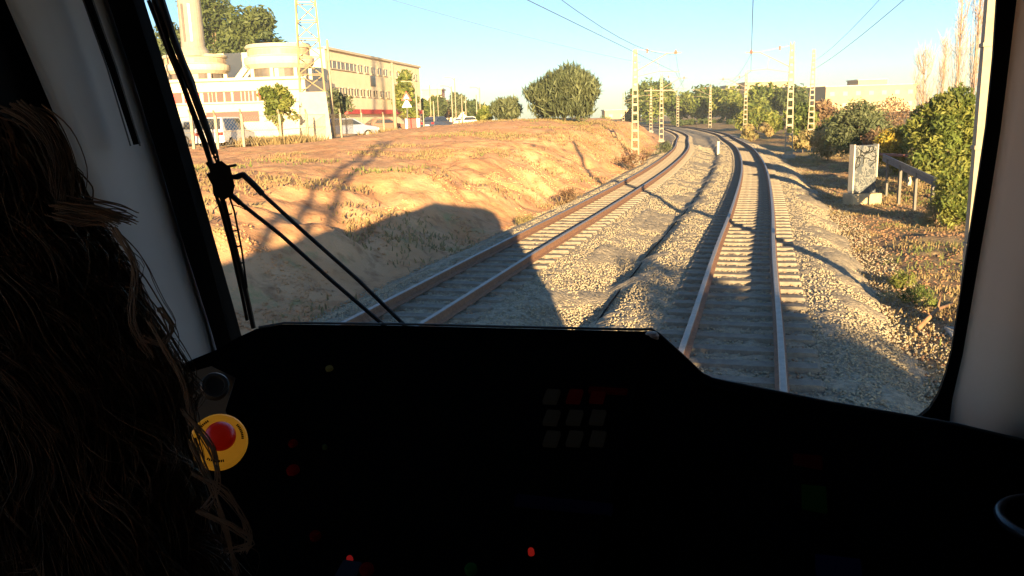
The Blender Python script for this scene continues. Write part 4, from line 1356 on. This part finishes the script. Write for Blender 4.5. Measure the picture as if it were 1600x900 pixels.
# big pantograph wiper outside the glass
M['wiper'] = mat('wiper_paint', (.018, .017, .017), .55, (.03, .024, .02), 30, spec=.3)
wp = MB()
WO = .13; WK = 1.45
W_ = lambda x, y, o=0: on_screen_plane(x, y, WO + o)
def wbar(mb, pts, wpx, o=0, th=.012):
    for a, b in zip(pts[:-1], pts[1:]):
        A_, B_ = W_(*a, o), W_(*b, o)
        mb.bar(A_, B_, wpx / F_PX * 2.0, th, nrmw.cross((B_ - A_).normalized()))
def wtube(mb, pts, wpx, o=0, n=8):
    mb.tube([W_(*p, o) for p in pts], wpx / F_PX * WK, n)
m = MB()
wtube(m, [(331, 268), (335, 276), (345, 294), (349, 300)], 15)
wtube(m, [(326, 252), (336, 268)], 9); wtube(m, [(330, 262), (356, 262)], 6); wtube(m, [(340, 263), (369, 258)], 3.2)
wtube(m, [(355, 280), (378, 272), (386, 278)], 5)
hubp = [(326, 258), (346, 251), (360, 262), (367, 290), (364, 304), (350, 313), (334, 306)]
ha, hb_ = [W_(*p, -.02) for p in hubp], [W_(*p, .03) for p in hubp]
m.face(ha[::-1]); m.face(hb_)
for k in range(len(ha)): m.face([ha[k], ha[(k + 1) % len(ha)], hb_[(k + 1) % len(ha)], hb_[k]])
wiper = tb(m, 'windscreen_wiper', M['wiper'], smooth=False)
m = MB(); wtube(m, [(358, 276), (372, 277), (381, 272)], 6); wtube(m, [(379, 272), (398, 290), (410, 303)], 7.5); wtube(m, [(408, 301), (470, 358), (560, 438), (640, 516)], 5.0); wtube(m, [(640, 516), (700, 578)], 5.0)
tb(m, 'wiper_arm', M['wiper'], wiper)
m = MB(); wtube(m, [(356, 300), (376, 318)], 7); wtube(m, [(374, 316), (440, 368), (520, 440), (604, 512)], 5.2); wtube(m, [(604, 512), (680, 582)], 5.2); wtube(m, [(363, 320), (374, 323), (384, 328)], 1.0)
tb(m, 'wiper_arm', M['wiper'], wiper)
m = MB()
wtube(m, [(232, -60), (252, 0), (272, 62), (298, 130), (320, 192), (336, 240)], 8.5, .0)
# blade: rubber, spine and the perforated yoke beside it
wtube(m, [(212, -92), (240, -2), (262, 66), (292, 150), (322, 232), (345, 302), (368, 390), (384, 455), (396, 512)], 6.5, .0)
wtube(m, [(222, -84), (246, -2), (270, 60), (300, 128), (306, 150)], 7.0, .01)
wtube(m, [(262, 60), (296, 142), (330, 232), (342, 262)], 2.6)
wtube(m, [(232, 0), (262, 78), (300, 168), (322, 226), (332, 262)], 5.0, .0)
wtube(m, [(300, 128), (318, 176), (338, 236), (344, 262)], 3.0)
for a in ((309, 172), (317, 196), (326, 224), (334, 246)): wtube(m, [a, (a[0] + 7, a[1] - 2)], 3.0)
wtube(m, [(347, 306), (352, 318), (372, 400), (384, 450)], 3.4); wtube(m, [(358, 306), (366, 330), (378, 392), (386, 450)], 2.6)
for a in ((352, 336), (360, 362), (366, 386), (372, 412)): wtube(m, [a, (a[0] + 10, a[1] - 2)], 2.0)
wtube(m, [(336, 300), (346, 330), (362, 390), (378, 460), (386, 500)], 4.6)
bl = tb(m, 'wiper_blade', M['wiper'], wiper)

# ------------------------------------------------------------------ control desk
rim_px = [(120, 640), (200, 610), (262, 580), (300, 562), (342, 545), (372, 527), (400, 514), (440, 507), (620, 509), (820, 514), (1000, 518), (1016, 517), (1030, 526), (1062, 555), (1096, 587), (1112, 595), (1135, 600), (1300, 633), (1400, 650), (1490, 666), (1600, 692), (1720, 716)]
def desk_rim(px, py, D=1.60):
    d = ray(px, py); return CAM + d * (D / d.dot(FW))
RIM = [desk_rim(*p) for p in rim_px]
RL = [p.dot(RT) for p in RIM]; RZ = [p.z for p in RIM]
def desk_z(D, lat):
    zr = float(np.interp(lat, RL, RZ))
    if D > 1.56: return zr
    return zr - (1.56 - D) * .34 - .012
DK_ROWS = [(1.64, -.03), (1.625, -.006), (1.60, 0), (1.575, -.004), (1.56, -.012)] + [(D, None) for D in (1.45, 1.3, 1.15, 1.0, .85, .7)]
desk = empty('control_desk', 'black driver control desk below the windscreen with dim switches', 'control desk', tuple(cabp(1.1, CXOFF, 1.0)))
di = desk.location.copy()
def db(mb, name, m_, parent=desk, **k):
    mb.v = [tuple(Vector(v) - di) for v in mb.v]
    return mb.build(name, m_, parent, **k)
m = MB(); w = len(RIM)
for D, dz in DK_ROWS:
    for l_, z_ in zip(RL, RZ):
        m.v.append(tuple(cabp(D, l_, z_ + dz if dz is not None else desk_z(D, l_))))
for r in range(len(DK_ROWS) - 1):
    for k in range(w - 1): m.f.append((r * w + k, r * w + k + 1, (r + 1) * w + k + 1, (r + 1) * w + k))
# skirt down to the floor at the driver's side and below the rim
b0 = len(m.v)
for l_ in RL: m.v.append(tuple(cabp(.7, l_, 1.0)))
for k in range(w - 1): m.f.append(((len(DK_ROWS) - 1) * w + k, (len(DK_ROWS) - 1) * w + k + 1, b0 + k + 1, b0 + k))
b1_ = len(m.v)
for l_ in RL: m.v.append(tuple(cabp(1.64, l_, 1.0)))
for k in range(w - 1): m.f.append((k + 1, k, b1_ + k, b1_ + k + 1))
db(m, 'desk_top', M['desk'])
m = MB(); m.tube([cabp(1.612, l_, z_ + .001) for l_, z_ in zip(RL[6:], RZ[6:])], .0028, 6); db(m, 'rim_edge', mat('rim_edge', (.035, .035, .037), .6))
m = MB(); P = desk_rim(1018, 524, 1.59); m.lathe(tuple(P), [(0, -.01), (.014, -.01), (.015, 0), (.010, .006), (0, .008)], 14); db(m, 'rim_screw', mat('worn_edge', (.30, .22, .17), .6))
def desk_hit(px, py):
    d = ray(px, py)
    D = 1.62
    while D > .4:
        P = CAM + d * (D / d.dot(FW))
        if P.z > desk_z(D, P.dot(RT)): break
        D -= .004
    return P
UPD = (Vector((0, 0, 1)) - FW * .34).normalized()        # desk surface normal
AX = RT; AY = AX.cross(UPD).normalized() * -1
def disc(mb, c, prof, n=32, axn=UPD):
    a = axn.orthogonal().normalized(); b = axn.cross(a)
    i0 = len(mb.v)
    for r, h in prof:
        for j in range(n):
            an = 2 * math.pi * j / n
            mb.v.append(tuple(c + (a * math.cos(an) + b * math.sin(an)) * r + axn * h))
    for k in range(len(prof) - 1):
        for j in range(n):
            p, q_ = i0 + k * n + j, i0 + k * n + (j + 1) % n
            mb.f.append((p, q_, q_ + n, p + n))
    mb.f.append(tuple(i0 + (len(prof) - 1) * n + j for j in range(n)))
# emergency stop: yellow collar, red mushroom, facing the driver and the camera
C0 = CAM + ray(343, 687) * (1.12 / ray(343, 687).dot(FW))
axn = (CAM - C0).normalized(); axn = (axn + Vector((.10, 0, .32))).normalized()
px1 = 1.12 / math.cos(math.radians(37)) / F_PX * 1.02        # metres per pixel there
E_ = M['stop_yellow'] = mat('stop_yellow', (.54, .25, .01), .5, emis=(1.0, .42, .03), estr=.03)  # faint glow put into the collar's colour to brighten it
m = MB(); disc(m, C0, [(42 * px1, -.03), (43 * px1, -.012), (42 * px1, -.004), (39 * px1, 0), (22 * px1, .002)], 40, axn); stop = db(m, 'emergency_button', M['stop_yellow'], smooth=False)
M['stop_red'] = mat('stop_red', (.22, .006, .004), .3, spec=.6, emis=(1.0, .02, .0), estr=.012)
m = MB(); disc(m, C0, [(14 * px1, .0), (14 * px1, .014), (21 * px1, .017), (23 * px1, .023), (21 * px1, .029), (14 * px1, .034), (6 * px1, .036), (1 * px1, .0365)], 32, axn)
knob = db(m, 'stop_knob', M['stop_red'], stop, smooth=True)
m = MB()
ea = axn.orthogonal().normalized(); eb = axn.cross(ea)
for base_a in (0.2, 2.3, 4.4):
    for k in range(9):
        an = base_a + k * .085
        m.bar(C0 + (ea * math.cos(an) + eb * math.sin(an)) * 32 * px1 + axn * .0025, C0 + (ea * math.cos(an) + eb * math.sin(an)) * 35.5 * px1 + axn * .0025, .0022, .0012, axn)
db(m, 'collar_marks', M['black'], stop)
# grey bracket plate behind it with a key ring switch above
C1 = CAM + ray(336, 603) * (1.2 / ray(336, 603).dot(FW))
m = MB()
pl = [CAM + ray(x, y) * (1.23 / ray(x, y).dot(FW)) for x, y in ((270, 590), (330, 572), (368, 590), (352, 640), (372, 700), (330, 742), (262, 735))]
m.face(pl); m.face([p - axn * .03 for p in pl][::-1])
for k in range(len(pl)): m.face([pl[k], pl[k] - axn * .03, pl[(k + 1) % len(pl)] - axn * .03, pl[(k + 1) % len(pl)]])
db(m, 'switch_plate', mat('plate_olive', (.030, .027, .018), .8))
m = MB(); disc(m, C1, [(22 * px1, -.012), (23 * px1, 0), (20 * px1, .006), (15 * px1, .006), (14 * px1, 0), (1 * px1, 0)], 32, axn); db(m, 'key_switch', mat('switch_grey', (.03, .03, .028), .5))
# dim lamps and keys on the desk
def lamp(px, py, rp, colr, e, name='indicator_lamp'):
    P = desk_hit(px, py); s_ = (P - CAM).length / F_PX
    m = MB(); disc(m, P, [(rp * s_ * 1.2, -.004), (rp * s_ * 1.2, .003), (rp * s_, .006), (rp * s_ * .3, .007)], 16)
    return db(m, name, mat('lamp_glow', tuple(c * .08 for c in colr), .8, emis=colr, estr=e * (.30 if e > .09 else .07), spec=0))
for a in ((547, 875, 4, (.8, .03, .03), .10), (830, 863, 4, (.8, .03, .02), .12), (458, 694, 6, (.5, .01, .01), .012), (458, 735, 8, (.6, .01, .01), .016), (515, 577, 5, (.5, .45, .15), .03), (573, 890, 9, (.5, .02, .03), .012), (736, 890, 8, (.05, .4, .08), .008), (493, 838, 7, (.4, .01, .01), .01), (508, 700, 3, (.2, .3, .1), .012)):
    lamp(*a)
def key(px, py, wp_, hp_, colr, e):
    P = desk_hit(px, py); s_ = (P - CAM).length / F_PX
    m = MB(); r_, u_ = RT, (FW + Vector((0, 0, .34))).normalized()
    q_ = []
    for h in (-.004, .006):
        for a_, b_ in ((-1, -1), (1, -1), (1, 1), (-1, 1)):
            q_.append(P + r_ * (a_ * wp_ / 2 * s_) + u_ * (b_ * hp_ * s_) + UPD * h)
    m.hexa(q_)
    return db(m, 'desk_key', mat('key_cap', tuple(c * .06 for c in colr), .8, emis=colr, estr=e * .12, spec=0), bevel=.002)
for r in range(3):
    for c in range(3):
        key(862 + c * 36, 621 + r * 33, 22, 16, (.10, .09, .07) if (r, c) not in ((0, 1), (0, 2)) else (.18, .01, .01), .028)
key(950, 612, 60, 6, (.2, .01, .01), .012)
key(1272, 780, 34, 24, (.02, .16, .02), .009)
key(880, 790, 150, 10, (.01, .012, .05), .025)
key(545, 893, 30, 16, (.04, .06, .12), .03)
key(1310, 890, 60, 20, (.01, .015, .10), .02)
key(1262, 722, 40, 12, (.12, .005, .005), .015)
# round hand wheel rim at the right
P = desk_hit(1652, 850)
m = MB()
ctr = P + UPD * .045
ring = []
for k in range(41):
    an = 2 * math.pi * k / 40
    ring.append(ctr + (RT * math.cos(an) + FW * math.sin(an)) * .085)
m.tube(ring, .0075, 8, cap=False)
hw = db(m, 'control_wheel', mat('wheel_black', (.01, .012, .018), .3, spec=.4), smooth=True)
m = MB(); m.tube([P, ctr], .022, 16); 
for an in (0.3, 2.4, 4.5): m.tube([ctr, ctr + (RT * math.cos(an) + FW * math.sin(an)) * .083], .006, 6)
db(m, 'wheel_hub', M['desk'], hw)

# ------------------------------------------------------------------ the person at the left
def cpt(px, py, depth):
    "point that the pixel looks at, at a given distance along the camera's axis"
    d = ray(px, py); return CAM + d * (depth / F_PX)
PD = .66
head_c = cpt(-112, 345, PD + .02)
bodyc = bpy.data.materials.new
person = empty('person', 'person with long tangled brown hair in a dark top, seen from behind at the left', 'person', (head_c.x, head_c.y, 1.0))
pi_ = person.location.copy()
# body: one skinned surface, seated on a high seat, arms forward to the desk
hx = head_c - pi_
fw, rt = FW, RT
J = {}
def jp(name, d, l, z): J[name] = hx + fw * d + rt * l + Vector((0, 0, z))
jp('pelvis', -.06, 0, -.72); jp('waist', -.05, 0, -.56); jp('chest', -.02, 0, -.36); jp('neck0', .0, 0, -.20); jp('neck1', .01, 0, -.12); jp('head0', .015, 0, -.03); jp('head1', .01, 0, .07)
for s_, n_ in ((-1, 'l'), (1, 'r')):
    jp('sh' + n_, -.01, s_ * .17, -.235); jp('el' + n_, .08, s_ * .21, -.50); jp('wr' + n_, .27, s_ * .15, -.60)
    jp('hp' + n_, .0, s_ * .10, -.76); jp('kn' + n_, .40, s_ * .12, -.78); jp('an' + n_, .42, s_ * .12, -1.17); jp('to' + n_, .56, s_ * .12, -1.24)
E_ = [('pelvis', 'waist'), ('waist', 'chest'), ('chest', 'neck0'), ('neck0', 'neck1'), ('neck1', 'head0'), ('head0', 'head1')]
R_ = dict(pelvis=(.15, .11), waist=(.13, .09), chest=(.15, .10), neck0=(.07, .06), neck1=(.052, .05), head0=(.07, .085), head1=(.072, .09))
for n_ in 'lr':
    E_ += [('neck0', 'sh' + n_), ('sh' + n_, 'el' + n_), ('el' + n_, 'wr' + n_), ('pelvis', 'hp' + n_), ('hp' + n_, 'kn' + n_), ('kn' + n_, 'an' + n_), ('an' + n_, 'to' + n_)]
    R_.update({'sh' + n_: (.06, .06), 'el' + n_: (.042, .042), 'wr' + n_: (.026, .022), 'hp' + n_: (.085, .085), 'kn' + n_: (.06, .06), 'an' + n_: (.038, .038), 'to' + n_: (.035, .025)})
    s_ = -1 if n_ == 'l' else 1
    w_ = J['wr' + n_]
    J['pm' + n_] = w_ + fw * .06 + Vector((0, 0, -.01)); R_['pm' + n_] = (.034, .014); E_.append(('wr' + n_, 'pm' + n_))
    for i, L_ in enumerate((.062, .070, .066, .052)):
        l_ = (-.027 + .018 * i)
        a, b, c = (f'f{n_}{i}{k}' for k in range(3))
        J[a] = w_ + fw * .095 + rt * l_ ; J[b] = J[a] + fw * L_ * .55 + Vector((0, 0, -.012)); J[c] = J[b] + fw * L_ * .35 + Vector((0, 0, -.028))
        for q_ in (a, b, c): R_[q_] = (.0085, .0085)
        E_ += [('pm' + n_, a), (a, b), (b, c)]
    a, b = f't{n_}0', f't{n_}1'
    J[a] = w_ + fw * .045 - rt * s_ * .04 + Vector((0, 0, -.01)); J[b] = J[a] + fw * .04 - rt * s_ * .012; R_[a] = R_[b] = (.010, .010)
    E_ += [('wr' + n_, a), (a, b)]
keys = list(J)
me = bpy.data.meshes.new('body'); me.from_pydata([tuple(J[k]) for k in keys], [(keys.index(a), keys.index(b)) for a, b in E_], [])
bo = link('body', me, mat('dark_clothes', (.012, .012, .015), .9), person)
sk = bo.modifiers.new('skin', 'SKIN'); sk.use_smooth_shade = True
sv = me.skin_vertices[0].data
for i, k in enumerate(keys): sv[i].radius = R_[k]
sv[keys.index('pelvis')].use_root = True
ss_ = bo.modifiers.new('sub', 'SUBSURF'); ss_.levels = 1; ss_.render_levels = 2
# hair volume following the photograph's outline, real thickness, then strands over it
rows = [(172, -235, -6), (190, -290, 24), (225, -320, 56), (265, -330, 76), (310, -335, 84), (350, -335, 96), (400, -335, 132), (440, -338, 158), (480, -342, 172), (530, -350, 200), (570, -360, 224), (620, -370, 242), (680, -380, 252), (740, -390, 258), (800, -400, 272), (860, -405, 290), (930, -410, 306), (1010, -410, 316)]
def hair_pt(v, u, lift=0.0):
    "v 0..1 down the hair, u angle: 0 = right edge, pi/2 = towards the camera, pi = left edge"
    y = 168 + v * (1010 - 168)
    xl_ = np.interp(y, [r[0] for r in rows], [r[1] for r in rows]); xr_ = np.interp(y, [r[0] for r in rows], [r[2] for r in rows])
    cx, hw_ = (xl_ + xr_) / 2, (xr_ - xl_) / 2
    th = np.interp(v, [0, .08, .2, .4, 1], [.03, .09, .125, .12, .13]) + lift
    k = 1 + lift / .2
    base = cpt(cx + hw_ * k * math.cos(u), y, PD)
    return base - FW * (th * math.sin(u) * .55) 
m = MB(); NU = 40; NV = 40
for i in range(NV + 1):
    for j in range(NU):
        p = hair_pt(i / NV, 2 * math.pi * j / NU, -.012 + .01 * math.sin(j * 1.7 + i * .35) + .006 * math.sin(i * 1.3 + j))
        m.v.append(tuple(p - pi_))
for i in range(NV):
    for j in range(NU):
        a, b = i * NU + j, i * NU + (j + 1) % NU
        m.f.append((a, b, b + NU, a + NU))
m.f.append(tuple(range(NU))[::-1])
hair = m.build('hair', mat('hair_mass', (.016, .009, .005), .8, (.028, .016, .009), 25, spec=.1), person, smooth=True)
def strands(name, nl, cols, rad, seed, amp, spread, vr=(0, .9), ur=(-.45, 2.7), per=13):
    "locks: bundles of strands that share one wave, open in the middle and close at the tip"
    rr = random.Random(seed)
    mb = MB()
    for i in range(nl):
        v0 = rr.uniform(*vr); u0 = rr.uniform(*ur)
        v1 = min(v0 + rr.uniform(.18, .5), 1.0)
        fr, am = rr.uniform(5, 12), amp * rr.uniform(.35, 1.5)
        ph, ph2, ph3 = (rr.uniform(0, 6.28) for _ in range(3))
        lf = rr.uniform(-.006, .006) + spread * rr.random() ** 4
        du = rr.uniform(-.4, .3)
        wdt = rr.uniform(.004, .012)
        for j in range(per):
            ox, oy, op = rr.gauss(0, 1), rr.gauss(0, 1), rr.gauss(0, .25)
            fe = rr.uniform(.75, 1.0)
            pts = []
            N = 18
            for k in range(N + 1):
                f = k / N * fe
                p = hair_pt(v0 + (v1 - v0) * f, u0 + du * f, lf)
                g_ = am * (.25 + .75 * f)
                op_ = wdt * (.35 + math.sin(math.pi * min(f * 1.05, 1)) * .9)
                p = p + RT * (g_ * math.sin(ph + fr * f + op) + ox * op_) + Vector((0, 0, 1)) * (g_ * .6 * math.cos(ph2 + fr * f * 1.2 + op)) - FW * (g_ * .5 * math.sin(ph3 + fr * f) + oy * op_ * .6)
                pts.append(p - pi_)
            mb.tube(pts, rad * rr.uniform(.6, 1.3), 4, rad * .35, cap=False)
    return mb.build(name, cols, hair, smooth=True)
H1 = mat('hair_dark', (.05, .026, .012), .5, (.13, .07, .032), 7, spec=.25)
H2 = mat('hair_highlight', (.13, .078, .042), .42, (.42, .28, .17), 6, spec=.4, lo=.45, hi=.7)  # light on the crown and outer locks, put into a paler hair colour
strands('hair_strands', 300, H1, .00062, 5, .019, .014, per=28)
strands('highlight_strands', 44, H2, .0006, 6, .026, .016, ur=(-.5, 1.3), per=11)
strands('crown_strands', 30, H2, .0007, 16, .012, .01, vr=(0, .25), ur=(-.3, 1.2), per=12)
# stray locks that leave the outline
mb = MB(); rr = random.Random(9)
for base in ([(40, 168), (85, 205), (108, 262), (106, 318)], [(100, 318), (135, 326), (168, 332), (196, 342)], [(96, 330), (138, 338), (166, 340), (190, 346)], [(20, 170), (62, 190), (92, 240), (104, 300)]):
    for k in range(22):
        o_ = Vector((rr.uniform(-.004, .004), rr.uniform(-.02, .02), rr.uniform(-.005, .005)))
        cps = [cpt(x + rr.uniform(-4, 4), y + rr.uniform(-4, 4), PD - .03) + o_ for x, y in base]
        pts = []
        for s_ in range(13):
            f = s_ / 12 * 3; i = min(int(f), 2); g_ = f - i
            p0, p1, p2, p3 = cps[max(i - 1, 0)], cps[i], cps[i + 1], cps[min(i + 2, 3)]
            pts.append(.5 * ((2 * p1) + (p2 - p0) * g_ + (2 * p0 - 5 * p1 + 4 * p2 - p3) * g_ ** 2 + (3 * p1 - p0 - 3 * p2 + p3) * g_ ** 3) - pi_)
        mb.tube(pts, .0007, 4, .0004, cap=False)
for base in ([(250, 480), (268, 512), (254, 536), (222, 528)], [(300, 740), (352, 770), (388, 830), (380, 862)], [(310, 800), (360, 822), (392, 850), (352, 862)], [(285, 640), (330, 700), (340, 760), (318, 800)], [(180, 360), (210, 420), (206, 500), (236, 560)], [(230, 500), (262, 548), (286, 600), (300, 668)], [(300, 690), (330, 760), (350, 820), (372, 900)]):
    for k in range(9):
        cps = [cpt(x + rr.uniform(-6, 6), y + rr.uniform(-6, 6), PD - .05) for x, y in base]
        pts = []
        for s_ in range(13):
            f = s_ / 12 * 3; i = min(int(f), 2); g_ = f - i
            p0, p1, p2, p3 = cps[max(i - 1, 0)], cps[i], cps[i + 1], cps[min(i + 2, 3)]
            pts.append(.5 * ((2 * p1) + (p2 - p0) * g_ + (2 * p0 - 5 * p1 + 4 * p2 - p3) * g_ ** 2 + (3 * p1 - p0 - 3 * p2 + p3) * g_ ** 3) - pi_)
        mb.tube(pts, .0008, 4, .0003, cap=False)
mb.build('stray_locks', H2, hair, smooth=True)

# ------------------------------------------------------------------ thin haze in the low sun
hz = bpy.data.materials.new('haze'); hz.use_nodes = True
t = hz.node_tree; t.nodes.remove(t.nodes['Principled BSDF'])
pv = t.nodes.new('ShaderNodeVolumePrincipled')
pv.inputs['Color'].default_value = (.84, .92, .95, 1)
pv.inputs['Density'].default_value = HAZE_D
pv.inputs['Anisotropy'].default_value = 0.1
t.links.new(pv.outputs[0], t.nodes['Material Output'].inputs['Volume'])
m = MB(); m.box((0, 230, 14), (980, 800, 40))
hb = m.build('haze', hz)
hb['kind'] = 'stuff'
